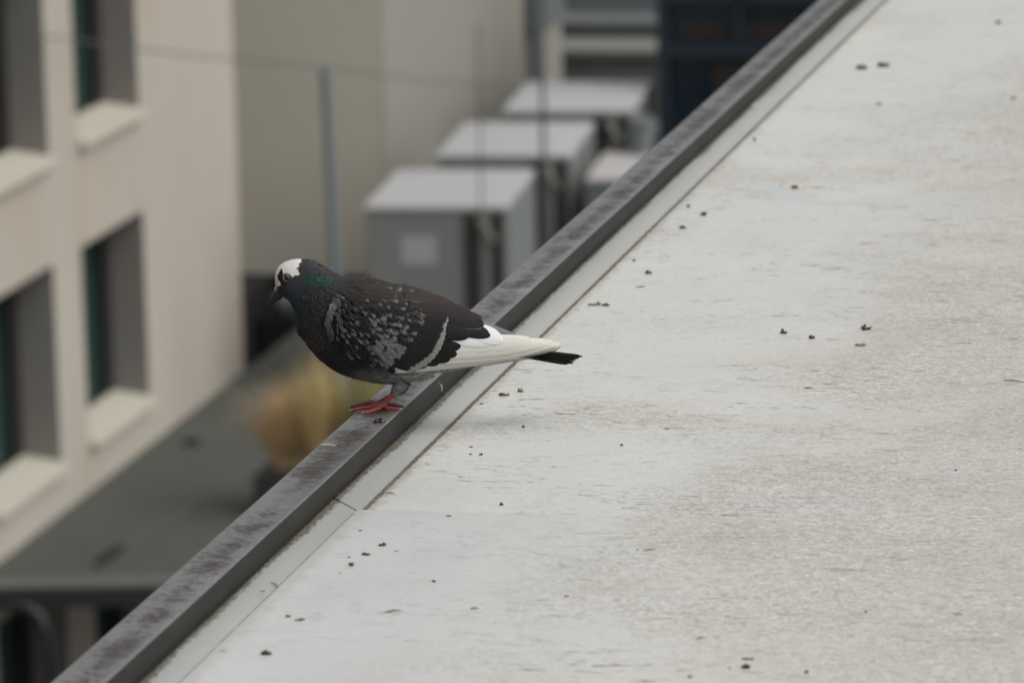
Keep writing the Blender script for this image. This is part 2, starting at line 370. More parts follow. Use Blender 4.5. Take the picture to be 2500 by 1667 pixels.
# ==================================================================== THE WHITE ROOF
def X_of(xs, ys, z): return PZ(xs, ys, z).x
XC = PZ(1039, 1000, 0).x; XD = PZ(1141, 1000, 0).x; ZC = .024
XA = PZ(871, 1000, ZC).x
p1, p2 = PZ(873, 1252, 0), PZ(2500, 1294, 0)
sdir = (p2-p1).normalized(); YS = p1.y; slope = sdir.y/sdir.x
M_roof = bpy.data.materials.new('white_roof_membrane'); M_roof.use_nodes = True
def build_roof(M, off, near=False):
    n = M.node_tree.nodes; L = M.node_tree.links; b = n['Principled BSDF']
    tc = n.new('ShaderNodeTexCoord')
    def noise(sc, det, loc=(0, 0, 0), dist=0, rough=.6):
        mp = n.new('ShaderNodeMapping'); mp.inputs['Location'].default_value = loc
        mp.inputs['Scale'].default_value = sc if isinstance(sc, tuple) else (sc, sc, sc)
        L.new(tc.outputs['Object'], mp.inputs[0]); t = n.new('ShaderNodeTexNoise'); t.inputs['Scale'].default_value = 1
        t.inputs['Detail'].default_value = det; t.inputs['Distortion'].default_value = dist; t.inputs['Roughness'].default_value = rough
        L.new(mp.outputs[0], t.inputs['Vector']); return t.outputs[0]
    def ramp(v, a, b_, c=0., d=1.):
        mr = n.new('ShaderNodeMapRange'); mr.interpolation_type = 'SMOOTHSTEP'; L.new(v, mr.inputs[0])
        for i, q in zip((1, 2, 3, 4), (a, b_, c, d)): mr.inputs[i].default_value = q
        return mr.outputs[0]
    def mul(a, b_, op='MULTIPLY'):
        q = n.new('ShaderNodeMath'); q.operation = op
        for i, z in enumerate((a, b_)):
            if isinstance(z, (int, float)): q.inputs[i].default_value = z
            else: L.new(z, q.inputs[i])
        return q.outputs[0]
    def mix(c, fac, col):
        mx = n.new('ShaderNodeMix'); mx.data_type = 'RGBA'; L.new(fac, mx.inputs[0])
        if isinstance(c, tuple): mx.inputs[6].default_value = (*c, 1)
        else: L.new(c, mx.inputs[6])
        mx.inputs[7].default_value = (*col, 1); return mx.outputs[2]
    sx = n.new('ShaderNodeSeparateXYZ'); L.new(tc.outputs['Object'], sx.inputs[0])
    # where the weathering is dense: grows away from the strip, in broad patches
    away = ramp(sx.outputs[0], XD+.02, XD+.85, .0, 1.)
    patch = ramp(noise((2.4, 1.6, 2), 3, (0, 1, 0), .6), .32, .70, -.30, .50)
    dens = ramp(mul(mul(away, .85), patch, 'ADD'), -.1, .9, .10, 1.)
    warm = ramp(noise((3, 5, 3), 3, (4, 2, 0), .5), .35, .7)
    c = (.655, .655, .612)
    c = mix(c, mul(ramp(noise(1.9, 2, (3, 0, 0)), .48, .7), .7), (.60, .615, .60))  # bluish-grey reflections mixed into the colour in broad patches
    c = mix(c, mul(away, .65), (.565, .535, .485))
    c = mix(c, mul(mul(warm, dens), .65), (.50, .455, .375))
    # streaks of very fine dark fibres, and pale rubbed marks between them
    dd = ramp(dens, 0, .9, .2, 1)
    sp1 = mul(ramp(noise((150, 260, 150), 5, (off, 0, 0), 1.2, .8), .48, .57), dd)
    c = mix(c, mul(sp1, .85), (.31, .27, .215))
    sp2 = mul(ramp(noise((55, 120, 60), 6, (0, off, 0), 1.6, .8), .53, .60), dd)
    c = mix(c, mul(sp2, .70), (.27, .235, .185))
    sp4 = mul(ramp(noise((70, 130, 70), 5, (7, off, 3), 2.0, .8), .54, .62), dd)
    c = mix(c, mul(sp4, .85), (.80, .79, .75))
    drift = ramp(noise((4, 9, 4), 4, (9, off, 0), .5), .42, .62, .12, 1)
    fl = mul(ramp(noise((30, 95, 60), 6, (off, 4, 0), .8, .8), .56, .61), drift)
    c = mix(c, mul(fl, .9), (.17, .14, .10))
    fl2 = mul(ramp(noise((14, 50, 30), 5, (off+2, 4, 0), .8, .8), .63, .68), 1.)
    c = mix(c, mul(fl2, .6), (.32, .26, .175))
    joint = mul(sx.outputs[0], -XD, 'ADD')
    jd = mul(ramp(mul(joint, mul(mul(noise((60, 45, 60), 5, (off, 1, 0), .5, .8), -.5, 'ADD'), .05), 'ADD'), .0, .016, 1, 0), .65)
    c = mix(c, jd, (.30, .245, .17))
    if near: c = mix(c, mul(ramp(joint, .10, .36, 1, 0), .55), (.53, .555, .55))  # bluish reflection painted into the near sheet beside the joint
    lich = mul(ramp(noise((7, 11, 5), 5, (2, off+3, 0), 1.2, .75), .64, .74), .45)
    c = mix(c, lich, (.40, .345, .25))
    L.new(c, b.inputs['Base Color'])
    L.new(ramp(noise(3, 2, (5, off, 0)), .3, .7, .30, .46), b.inputs['Roughness'])
    b.inputs['Specular IOR Level'].default_value = .5
    bp = n.new('ShaderNodeBump'); bp.inputs['Strength'].default_value = .22; bp.inputs['Distance'].default_value = .0012
    L.new(mul(noise((160, 200, 100), 4, (off, 0, 0), 1.0), dens), bp.inputs['Height']); L.new(bp.outputs[0], b.inputs['Normal'])
build_roof(M_roof, 0.0)
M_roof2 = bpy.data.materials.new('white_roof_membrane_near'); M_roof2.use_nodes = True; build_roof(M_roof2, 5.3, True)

nb = empty('flat_roofed_building', (0, 0, -22)); tag(nb, 'white flat roof with a dark metal edge filling the right of the photo', 'building')
XR, YE, YN = 5.0, 13.0, -2.0
def sheet(name, poly, z0, z1, M, bev):
    b = MB(); b.prism(poly, z0, z1); return W2(b.build(name, M, nb, bevel=bev))
yD = lambda x: YS+slope*(x-XD)
XDn = XD-.0045
sheet('roof_sheet', [(XD+.002, yD(XD)-.02), (XR, yD(XR)-.02), (XR, YE), (XD+.002, YE)], -.004, .0016, M_roof, .0012)
seam_len = 2.6; sb = MB(); sb.box(.003, seam_len, -.0006, .0006, .0016, .0034, 0, Matrix.Translation((XDn, yD(XDn), 0)) @ Matrix.Rotation(math.atan2(slope, 1), 4, 'Z'))
M_seamr = mat('seam_dirt', (.56, .55, .51), .7, noise=[((30, 30, 30), .8, (.64, .64, .62), .4, .6, 4), ((8, 8, 8), .6, (.42, .38, .31), .52, .65, 3)])
W2(sb.build('seam_edge', M_seamr, nb))
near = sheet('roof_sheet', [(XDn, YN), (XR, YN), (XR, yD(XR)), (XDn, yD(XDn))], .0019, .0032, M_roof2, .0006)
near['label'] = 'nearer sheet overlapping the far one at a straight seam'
# fascia strip beside the coping: two lengths meeting at a dark skewed gap
def strip_mat(name, c, off):
    M = bpy.data.materials.new(name); M.use_nodes = True; n = M.node_tree.nodes; L = M.node_tree.links; b = n['Principled BSDF']
    tc = n.new('ShaderNodeTexCoord'); sx = n.new('ShaderNodeSeparateXYZ'); L.new(tc.outputs['Object'], sx.inputs[0])
    def noise(sc, det, dist=0):
        mp = n.new('ShaderNodeMapping'); mp.inputs['Scale'].default_value = sc; mp.inputs['Location'].default_value = (off, off, 0)
        L.new(tc.outputs['Object'], mp.inputs[0]); t = n.new('ShaderNodeTexNoise'); t.inputs['Scale'].default_value = 1; t.inputs['Detail'].default_value = det; t.inputs['Distortion'].default_value = dist
        L.new(mp.outputs[0], t.inputs['Vector']); return t.outputs[0]
    def math_(op, a, b_, cl=False):
        q = n.new('ShaderNodeMath'); q.operation = op; q.use_clamp = cl
        for i, z in enumerate((a, b_)):
            if isinstance(z, (int, float)): q.inputs[i].default_value = z
            else: L.new(z, q.inputs[i])
        return q.outputs[0]
    def mix(c_, fac, col):
        mx = n.new('ShaderNodeMix'); mx.data_type = 'RGBA'; L.new(fac, mx.inputs[0])
        if isinstance(c_, tuple): mx.inputs[6].default_value = (*c_, 1)
        else: L.new(c_, mx.inputs[6])
        mx.inputs[7].default_value = (*col, 1); return mx.outputs[2]
    def mr(v, a, b_, c0=0., d=1.):
        q = n.new('ShaderNodeMapRange'); q.interpolation_type = 'SMOOTHSTEP'; L.new(v, q.inputs[0])
        for i, z in zip((1, 2, 3, 4), (a, b_, c0, d)): q.inputs[i].default_value = z
        return q.outputs[0]
    col = mix(c, math_('MULTIPLY', mr(noise((6, 6, 6), 3), .4, .7), .5), tuple(q*.93 for q in c))
    col = mix(col, math_('MULTIPLY', mr(noise((170, 60, 60), 2), .5, .75), .18), (.50, .48, .42))
    # dirt and lichen along the coping, its width wandering with a noise
    d = math_('SUBTRACT', sx.outputs[0], XC)
    wob = mr(noise((0, 2.2, 0), 3), .32, .66, .0050, .0120)
    fine = math_('MULTIPLY', math_('SUBTRACT', noise((260, 110, 100), 4, 1), .5), .016)
    e_ = math_('SUBTRACT', math_('ADD', d, fine), wob)
    dirt = mr(e_, -.002, .003, 1., 0.)
    col = mix(col, math_('MULTIPLY', dirt, .85), (.075, .067, .036))
    col = mix(col, math_('MULTIPLY', math_('MULTIPLY', dirt, mr(noise((300, 200, 100), 3), .5, .6)), .7), (.30, .28, .17))
    col = mix(col, mr(math_('ADD', d, math_('MULTIPLY', fine, .35)), .0020, .0048, .92, 0.), (.012, .011, .008))
    # brown line beside the roof joint
    d2 = math_('SUBTRACT', XD, sx.outputs[0])
    e2 = math_('ADD', d2, math_('MULTIPLY', math_('SUBTRACT', noise((200, 90, 100), 3, 1), .5), .004))
    col = mix(col, math_('MULTIPLY', mr(e2, .001, .0035, 1., 0.), .45), (.33, .27, .17))
    L.new(col, b.inputs['Base Color']); b.inputs['Roughness'].default_value = .33; return M
M_st1 = strip_mat('pale_coated_metal', (.455, .468, .44), 1.7); M_st2 = strip_mat('pale_coated_metal_near', (.45, .463, .437), 4.1)
g1, g2 = PZ(814, 1213, 0), PZ(872, 1252, 0)
g1.x, g2.x = XC, XD
def gy(x): return g1.y+(g2.y-g1.y)*(x-XC)/(XD-XC)
zs_ = -.0002
sheet('flashing_strip', [(XC-.012, gy(XC-.012)+.002), (XD+.001, gy(XD+.001)+.002), (XD+.001, YE), (XC-.012, YE)], -.006, zs_, M_st1, 0)
sheet('flashing_strip', [(XC-.012, YN), (XD+.001, YN), (XD+.001, gy(XD+.001)-.002), (XC-.012, gy(XC-.012)-.002)], -.006, zs_, M_st2, 0)
g3 = PZ(1853, 262, 0).y     # second joint far up the strip: a lap 1 mm high
sheet('flashing_lap', [(XC+.0005, g3), (XD-.0005, g3+.06), (XD-.0005, YE-.01), (XC+.0005, YE-.01)], -.0001, .0012, M_st2, 0)
M_sub = mat('dark_underlay', (.02, .018, .016), .9)
W2(MB().box(XC-.013, XR, YN, YE, -.03, -.0062).build('underlay', M_sub, nb))
# dirty sealant bead between strip and sheet
M_seal = mat('dirty_sealant', (.12, .095, .065), .9, noise=[((150, 60, 100), .8, (.12, .09, .06), .42, .6, 4), ((500, 300, 300), .5, (.5, .48, .4), .55, .65, 3)])
def bead(x, y0, y1, w, z, seed):
    r_ = random.Random(seed); n_ = int((y1-y0)/.006); V = []; Fs = []; pa = 0
    for i in range(n_+1):
        y = y0+(y1-y0)*i/n_; pa = pa*.9+r_.uniform(-1, 1)*.1; ww = w*(1.25+.5*pa+r_.uniform(-.3, .3)); o_ = pa*.0009
        V += [(x+o_-ww, y, -.004), (x+o_-ww*.7, y, z*.85), (x+o_, y, z*(1+r_.uniform(-.1, .1))), (x+o_+ww*.7, y, z*.85), (x+o_+ww, y, -.004)]
        if i:
            k = 5*i
            for j in range(4): Fs.append((k-5+j, k+j, k+j+1, k-4+j))
    return W2(mesh_obj('sealant_bead', V, Fs, M_seal, nb))
bead(XD+.001, yD(XD)+.0, YE, .0028, .0019, 5)
bead(XDn-.0008, YN, yD(XDn)-.004, .0019, .0013, 6)
# coping: brushed dark metal, lengths joined
def cap_mat():
    M = bpy.data.materials.new('weathered_bronze_metal'); M.use_nodes = True; n = M.node_tree.nodes; L = M.node_tree.links; b = n['Principled BSDF']
    tc = n.new('ShaderNodeTexCoord'); sx = n.new('ShaderNodeSeparateXYZ'); L.new(tc.outputs['Object'], sx.inputs[0])
    def noise(sc, det, loc=0, rough=.6):
        mp = n.new('ShaderNodeMapping'); mp.inputs['Scale'].default_value = sc; mp.inputs['Location'].default_value = (loc, loc, 0)
        L.new(tc.outputs['Object'], mp.inputs[0]); t = n.new('ShaderNodeTexNoise'); t.inputs['Scale'].default_value = 1; t.inputs['Detail'].default_value = det; t.inputs['Roughness'].default_value = rough
        t.inputs['Distortion'].default_value = .6; L.new(mp.outputs[0], t.inputs['Vector']); return t.outputs[0]
    def op(o, a, b_):
        q = n.new('ShaderNodeMath'); q.operation = o
        for i, z in enumerate((a, b_)):
            if isinstance(z, (int, float)): q.inputs[i].default_value = z
            else: L.new(z, q.inputs[i])
        return q.outputs[0]
    def mr(v, a, b_, c0=0., d=1.):
        q = n.new('ShaderNodeMapRange'); q.interpolation_type = 'SMOOTHSTEP'; L.new(v, q.inputs[0])
        for i, z in zip((1, 2, 3, 4), (a, b_, c0, d)): q.inputs[i].default_value = z
        return q.outputs[0]
    def mix(c_, fac, col):
        mx = n.new('ShaderNodeMix'); mx.data_type = 'RGBA'; L.new(fac, mx.inputs[0])
        if isinstance(c_, tuple): mx.inputs[6].default_value = (*c_, 1)
        else: L.new(c_, mx.inputs[6])
        mx.inputs[7].default_value = (*col, 1); return mx.outputs[2]
    t = op('DIVIDE', op('SUBTRACT', sx.outputs[0], XA), XC-XA)
    edge_l = mr(t, .02, .22); edge_r = mr(t, .82, .97, 1, 0); inner = op('MULTIPLY', edge_l, edge_r)
    band = mr(op('ABSOLUTE', op('SUBTRACT', t, .58), 0), 0, .34, 1, 0)
    fine = noise((120, 210, 60), 5, 2, .75); large = noise((7, 9, 6), 4, 5, .6); mid = noise((34, 46, 20), 4, 9, .65)
    v = op('ADD', op('ADD', op('MULTIPLY', fine, .5), op('MULTIPLY', large, .28)), op('ADD', op('MULTIPLY', mid, .22), op('MULTIPLY', band, .055)))
    col = mix((.166, .163, .158), op('MULTIPLY', mr(noise((5, 5, 5), 3, 1), .35, .7), .5), (.135, .132, .13))
    col = mix(col, op('MULTIPLY', op('MULTIPLY', mr(v, .455, .555), inner), .85), (.056, .046, .039))
    col = mix(col, op('MULTIPLY', op('MULTIPLY', mr(v, .535, .60), inner), .7), (.036, .024, .020))
    col = mix(col, op('MULTIPLY', mr(noise((240, 380, 90), 4, 3), .57, .66), .45), (.30, .30, .30))
    col = mix(col, op('MULTIPLY', mr(noise((3, 5, 3), 5, 12, .7), .60, .68), .55), (.27, .26, .245))
    L.new(col, b.inputs['Base Color']); b.inputs['Metallic'].default_value = .2
    L.new(mr(v, .48, .60, .34, .6), b.inputs['Roughness']); return M
M_cap = cap_mat()
M_capS = mat('bronze_metal_side_shade', (.019, .018, .016), .6, metal=0, spec=.3, noise=[((60, 9, 60), .5, (.040, .036, .032), .45, .7, 4)])  # darker copy of the coping metal, side shade put into its colour
j1 = PZ(1516, 416, ZC).y; j2 = 9.6
def cap(y0, y1, dz=0):
    b = MB(); r_ = .0032; n_ = max(2, int((y1-y0)/.05))
    prof = [(XC-.003, -.02), (XC, -.02)]
    prof = []
    x0, x1, z1 = XA, XC, ZC+dz
    pr = [(x0, -.05)]
    for a in (180, 150, 120, 90): pr.append((x0+r_+r_*math.cos(rad(a)), z1-r_+r_*math.sin(rad(a))))
    for t in (.25, .5, .75): pr.append((x0+(x1-x0)*t, z1-.0002*math.sin(math.pi*t)))
    for a in (90, 60, 30, 0): pr.append((x1-r_+r_*math.cos(rad(a)), z1-r_+r_*math.sin(rad(a))))
    pr.append((x1, .0003)); pr.append((x1-.002, -.05))
    m_ = len(pr); V = []; Fs = []; mi = []
    for i in range(n_+1):
        y = y0+(y1-y0)*i/n_
        w = .00035*math.sin(y*3.1)+.0002*math.sin(y*11.3+1)
        V += [(px+w, y, pz+(.0002*math.sin(y*7)) if pz > 0.001 else pz) for px, pz in pr]
        if i:
            k = i*m_
            for j in range(m_-1):
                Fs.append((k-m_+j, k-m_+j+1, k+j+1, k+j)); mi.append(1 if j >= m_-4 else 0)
    Fs.append(tuple(range(m_))); mi.append(0); Fs.append(tuple(range(len(V)-1, len(V)-m_-1, -1))); mi.append(0)
    o = W2(mesh_obj('metal_coping', V, Fs, [M_cap, M_capS], nb, True)); o.data.polygons.foreach_set('material_index', mi)
    for p_ in o.data.polygons: 
        if len(p_.vertices) > 4: p_.use_smooth = False
    return o
cap(YN, j2); cap(j2+.001, YE)
M_wall = mat('near_building_wall', (.35, .34, .32), .85)
W2(MB().box(XA+.01, XR, YN, YE, -22, -.051).build('wall', M_wall, nb))
# faint reflection of a wire, painted as a bluish ribbon on the roof
M_wire_refl = mat('wire_reflection_tint', (.545, .57, .575), .4)
tp_ = [(1760, 445), (1815, 446), (1865, 455), (1910, 470), (1950, 482), (1987, 493), (2044, 501), (2121, 493), (2200, 482), (2274, 474), (2350, 474), (2430, 468)]
V = []; Fs = []
pts = [PZ(a, b, .0017) for a, b in tp_]
for i, p_ in enumerate(pts):
    d = (pts[min(i+1, len(pts)-1)]-pts[max(i-1, 0)]).normalized(); n_ = Vector((-d.y, d.x, 0))*.013*(math.sin(math.pi*(i+.4)/(len(pts)))**.5)
    V += [p_-n_, p_+n_]
    if i: Fs.append((2*i-2, 2*i, 2*i+1, 2*i-1))
W2(mesh_obj('painted_wire_reflection', V, Fs, M_wire_refl, nb))

# ---------------------------------------------------------------- droppings and debris
M_blk = mat('black_debris', (.030, .021, .015), .5, noise=[(300, .5, (.12, .08, .045), .45, .58, 3)])
M_brn = mat('brown_debris', (.10, .062, .032), .6, noise=[(350, .7, (.04, .025, .015), .42, .6, 3)])
M_tan = mat('tan_debris', (.26, .20, .11), .7, noise=[(350, .7, (.10, .07, .04), .42, .6, 3)])
M_wht = mat('white_dropping', (.50, .48, .43), .5, noise=[(400, .6, (.3, .27, .22), .5, .65, 3)])
M_org = mat('rust_flake', (.28, .14, .05), .8)
GR = 'droppings and specks scattered on the white roof'
def lump(x, y, w, h, M, label, name='dropping', seed=0, z=.0016, cat='dropping', flat=False, group=GR, white=False):
    r_ = random.Random(seed+int(x)*7+int(y)); p_ = PZ(x, y+h*.45, z if y < 1252 else max(z, .0032)); sc = (p_-CAM).dot(Fv)/FPX
    W_, H_ = w*sc/2, max(h*sc/2, .0006)
    bm = bmesh.new(); bmesh.ops.create_icosphere(bm, subdivisions=3, radius=1)
    ph = [r_.uniform(0, 6.28) for _ in range(6)]; tw = r_.uniform(-.5, .5)
    for v in bm.verts:
        c_ = v.co; n_ = 1+.22*math.sin(3*c_.x+ph[0])*math.cos(2.5*c_.y+ph[1])+.14*math.sin(5*c_.z+4*c_.x+ph[2])+.12*math.sin(9*c_.y+ph[3])*math.sin(8*c_.x+ph[4])
        pin = 1-.35*math.exp(-((c_.x-tw)/.25)**2)
        v.co = Vector((c_.x*W_*n_, c_.y*W_*.7*n_*pin, (max(c_.z, -.45)+.4)*H_*n_*pin*(1.25 if not flat else .8)))
    me = bpy.data.meshes.new(name); bm.to_mesh(me); bm.free(); me.materials.append(M)
    me.polygons.foreach_set('use_smooth', [True]*len(me.polygons))
    if white:
        me.materials.append(M_wht)
        for q in me.polygons:
            if q.center.z > H_*.95 and q.center.x*r_.choice((1, 1)) > -W_*.1 and q.center.y < W_*.3: q.material_index = 1
    o = bpy.data.objects.new(name, me); COL.objects.link(o); o.location = p_; o.rotation_euler = (0, 0, TH+r_.uniform(-.25, .25))
    return tag(o, label, cat, group)
# (x, y, width, height, material, label, white cap)
DEB = [
 (2437, 54, 13, 8, 'k', 'lone dark speck near the top right corner of the roof', 0),
 (2103, 163, 26, 13, 'b', 'left one of the two blurred dark droppings near the top', 0),
 (2157, 157, 24, 13, 'k', 'right one of the two blurred dark droppings near the top', 0),
 (2146, 253, 13, 7, 't', 'small olive speck below the pair of blurred droppings', 0),
 (2473, 239, 12, 7, 't', 'small olive speck near the right edge, upper part', 0),
 (1842, 340, 7, 10, 'k', 'tiny upright speck close to the pale strip, high up', 0),
 (1940, 456, 15, 10, 'b', 'round rust brown dropping by the faint painted wire reflection', 0),
 (1681, 502, 8, 9, 'k', 'smallest of three specks beside the strip above mid height', 0),
 (1718, 521, 13, 12, 'k', 'roundest of three specks beside the strip above mid height', 0),
 (1666, 554, 14, 9, 'k', 'lowest of three specks beside the strip above mid height', 0),
 (1548, 635, 7, 6, 'k', 'tiny dot right beside the brown roof joint', 0),
 (1583, 664, 18, 9, 'k', 'black pointed dropping above the tan cluster', 0),
 (1563, 699, 20, 4, 't', 'flat pale tan flake below the black pointed dropping', 0),
 (1444, 743, 14, 6, 't', 'left crumb of the tan cluster near the strip', 0),
 (1459, 741, 14, 10, 't', 'middle and biggest crumb of the tan cluster', 0),
 (1479, 743, 16, 8, 'b', 'right crumb of the tan cluster near the strip', 0),
 (1913, 809, 16, 12, 'b', 'brown dropping left of the three on the open roof', 0),
 (1982, 822, 14, 10, 'k', 'small curled black dropping in the middle of the open roof', 0),
 (2115, 798, 25, 15, 'k', 'large black and white dropping on the open roof', 1),
 (2102, 841, 26, 6, 't', 'flat tan flake below the large black and white dropping', 0),
 (1231, 961, 22, 10, 'b', 'brown knobbly dropping just below the tail tip', 1),
 (1271, 951, 16, 12, 't', 'pale topped tan dropping right of the knobbly one', 1),
 (1175, 984, 8, 5, 'k', 'tiny black crumb on the roof joint below the tail', 0),
 (1278, 1040, 7, 6, 'k', 'single small speck below the pale topped dropping', 0),
 (1518, 1085, 7, 6, 'b', 'single small brown speck right of the brown stain', 0),
 (1150, 1089, 10, 4, 'k', 'flat black crumb, uppermost of three left of the brown stain', 0),
 (1149, 1107, 7, 5, 'k', 'left lower one of three crumbs left of the brown stain', 0),
 (1174, 1108, 8, 6, 'b', 'right lower one of three crumbs left of the brown stain', 0),
 (1224, 1229, 10, 9, 'k', 'black speck standing above the sheet seam', 0),
 (1095, 1258, 12, 4, 'k', 'flat black flake lying on the sheet seam', 0),
 (880, 1293, 8, 5, 'k', 'tiny speck just under the end of the strip gap', 0),
 (933, 1328, 20, 8, 'k', 'black elongated dropping beside a faint tan smear', 0),
 (894, 1351, 18, 7, 'k', 'dark knobbly dropping left of the smeared one', 0),
 (968, 1343, 9, 4, 'k', 'thin small crumb right below the smeared dropping', 0),
 (852, 1358, 9, 5, 'b', 'brown crumb above the round black dropping', 0),
 (858, 1376, 12, 11, 'k', 'round black dropping near the strip at lower left', 0),
 (830, 1396, 5, 4, 'k', 'tiniest speck below the round black dropping', 0),
 (1059, 1417, 10, 6, 'k', 'lone black speck in the middle of the near sheet', 0),
 (1383, 1453, 10, 5, 'b', 'lone brown speck in the centre of the near sheet', 0),
 (704, 1502, 14, 6, 'b', 'brown crumb, left of two flat ones near the bottom left', 0),
 (732, 1511, 24, 4, 'k', 'long flat crumb, right of two near the bottom left', 0),
 (651, 1592, 29, 10, 'k', 'dark green black dropping near the bottom left of the roof', 0),
 (1557, 1340, 4, 5, 'k', 'tiny black dot right of the near sheet centre', 0),
 (1821, 1606, 22, 5, 'k', 'flat smear lying above the peaked dropping at the bottom', 0),
 (1836, 1607, 6, 6, 'k', 'small dot touching the flat smear at the bottom', 0),
 (1820, 1625, 20, 12, 'k', 'peaked black dropping near the bottom right of centre', 0),
 (1781, 1629, 5, 6, 'k', 'tiny dot left of the peaked black dropping', 0),
 (1969, 1638, 11, 8, 'k', 'blurred black dot right of the peaked dropping', 0),
 (2114, 1492, 6, 6, 'k', 'round black dot left of the thin twig at lower right', 0),
 (2333, 1146, 7, 5, 'k', 'tiny black dot just above the seam at right', 0),
 (1684, 1650, 9, 6, 'b', 'brown dot close to the bottom edge of the photo', 0),
]
MM = dict(k=M_blk, b=M_brn, t=M_tan)
for (x, y, w, h, k_, lb, wh) in DEB: lump(x, y, w, h, MM[k_], lb, flat=h < 6, white=bool(wh))
M_wet = mat('wet_black', (.014, .011, .009), .12, noise=[(300, .5, (.05, .038, .02), .5, .65, 3)])
lump(926, 1025, 27, 12, M_wet, 'wet shiny black dropping on the metal edge below the red foot', z=ZC+.0002, group=None)
lump(641, 1441, 14, 5, M_org, 'small rust coloured flake on the pale strip', 'flake', z=0, cat='flake', group=None, flat=True)
def twig(x0, y0, x1, y1, wpx, M, label, z=.003, name='twig'):
    a, b = PZ(x0, y0, z), PZ(x1, y1, z); c_ = (a+b)/2; mid = (a.lerp(b, .5)+Vector((0, (b-a).length*.12, .0004)))
    rr = wpx*(c_-CAM).dot(Fv)/FPX/2
    q = MB(); q.tube([a-c_, (a+(mid-a)*.9)-c_, mid-c_, b-c_], [rr*.5, rr, rr*.9, rr*.4], 7)
    o = q.build(name, M, smooth=True); o.location = c_; return tag(o, label, 'twig', 'thin plant bits on the roof')
twig(941, 1493, 981, 1489, 4, M_blk, 'longest dark twig on the near sheet at left', .0045)
twig(1148, 1485, 1169, 1485, 4, M_blk, 'short dark twig right of the longest one', .0045)
twig(1570, 1343, 1602, 1341, 3, M_blk, 'thin dark twig in the middle of the near sheet', .0045)
twig(1700, 1558, 1721, 1554, 3.5, M_blk, 'short dark twig low in the middle of the near sheet', .0045)
twig(2330, 1498, 2352, 1500, 3, M_blk, 'straight little twig in the lower right corner', .0045)
twig(1962, 947, 1986, 948, 3, M_brn, 'thin brown twig on the open roof right of the tail', .0025)
twig(2449, 928, 2500, 933, 3, M_brn, 'brown stem reaching the right edge of the photo', .0025)
twig(661, 1419, 681, 1439, 3, M_brn, 'bent brown stem crossing the strip at lower left', .001)
twig(942, 1202, 966, 1206, 2.5, M_blk, 'curled black fibre on the roof joint above the gap', .003)
twig(534, 1588, 553, 1592, 3, mat('green_bit', (.22, .26, .12), .7), 'pale green shred on the roof joint at bottom left', .003)
twig(776, 1087, 820, 1087, 4.5, M_wht, 'white streaked dropping on the metal edge', ZC+.0006, 'white_dropping')
twig(1072, 935, 1079, 955, 3, M_wht, 'white vertical drip on the side of the metal edge', .02, 'white_drip')
# ==================================================================== THE PIGEON
# points of the bird are first measured on the photograph (crop units, CU) and put on the bird's own upright mid plane
foot = PZ(905, 997, ZC+.0002)
bird = empty('pigeon', foot, TH)
tag(bird, 'dark checkered pigeon with white forehead and white wing tips perched on the metal edge', 'bird')
BM = Matrix.Translation(foot) @ Matrix.Rotation(TH, 4, 'Z'); BI = BM.inverted()
def c_ray(cx, cy):
    d = ray(620+cx/2.868, 600+cy/2.868); return BI @ CAM, (BI.to_3x3() @ d).normalized()
def inpl(cx, cy, y=0.0):
    o, d = c_ray(cx, cy); return o+d*((y-o.y)/d.y)
CU = (inpl(1100, 600)-inpl(100, 600)).length/1000      # metres per crop unit
TPH = math.tan(rad(12.2))
def to_c(p):
    x, y = project(BM @ p); return (x-620)*2.868, (y-600)*2.868
def cubic(P, n):
    P = np.array(P, float); m_ = len(P); t = np.linspace(0, m_-1, n); out = []
    for q in t:
        i = min(int(q), m_-2); f = q-i; p0 = P[max(i-1, 0)]; p1_ = P[i]; p2_ = P[i+1]; p3 = P[min(i+2, m_-1)]
        out.append(.5*((2*p1_)+(-p0+p2_)*f+(2*p0-5*p1_+4*p2_-p3)*f*f+(-p0+3*p1_-3*p2_+p3)*f**3))
    return np.array(out)
def loft(stations, n, k):
    S = cubic(stations, n); V = []; Fs = []
    for (tx, ty, bx, by, w) in S:
        t3, b3_ = inpl(tx, ty), inpl(bx, by); c_ = (t3+b3_)/2; e_ = (t3-b3_)/2; a = max(w, 1)*CU
        L_ = e_.length; s_ = max(.25, 1-(a*TPH/max(L_, 1e-6))**2*abs(e_.z/L_)); s_ = math.sqrt(s_)
        for j in range(k):
            q = 2*math.pi*j/k; V.append(c_+e_*(math.cos(q)*s_)+Vector((0, -a*math.sin(q), 0)))
    for i in range(n-1):
        for j in range(k): Fs.append((i*k+j, i*k+(j+1) % k, (i+1)*k+(j+1) % k, (i+1)*k+j))
    Fs += [tuple(range(k-1, -1, -1)), tuple(range((n-1)*k, n*k))]
    return V, Fs
body_st = [(149, 268, 160, 292, 8), (147, 245, 176, 318, 28), (147, 208, 192, 344, 50), (158, 165, 210, 362, 70), (196, 124, 236, 380, 86), (258, 98, 258, 410, 96),
 (330, 91, 280, 462, 103), (410, 100, 290, 532, 115), (482, 136, 306, 600, 135), (545, 176, 340, 650, 160), (602, 206, 388, 715, 187), (682, 214, 452, 788, 212),
 (782, 218, 535, 854, 230), (880, 240, 640, 908, 240), (980, 268, 760, 943, 238), (1080, 294, 885, 962, 226), (1180, 326, 1003, 966, 205), (1290, 374, 1112, 944, 180),
 (1400, 432, 1222, 902, 152), (1500, 476, 1350, 880, 122), (1600, 520, 1480, 856, 95), (1720, 570, 1620, 815, 70), (1850, 622, 1800, 765, 45), (1950, 672, 1930, 738, 25)]
NB, KB = 330, 144
bv, bf = loft(body_st, NB, KB)
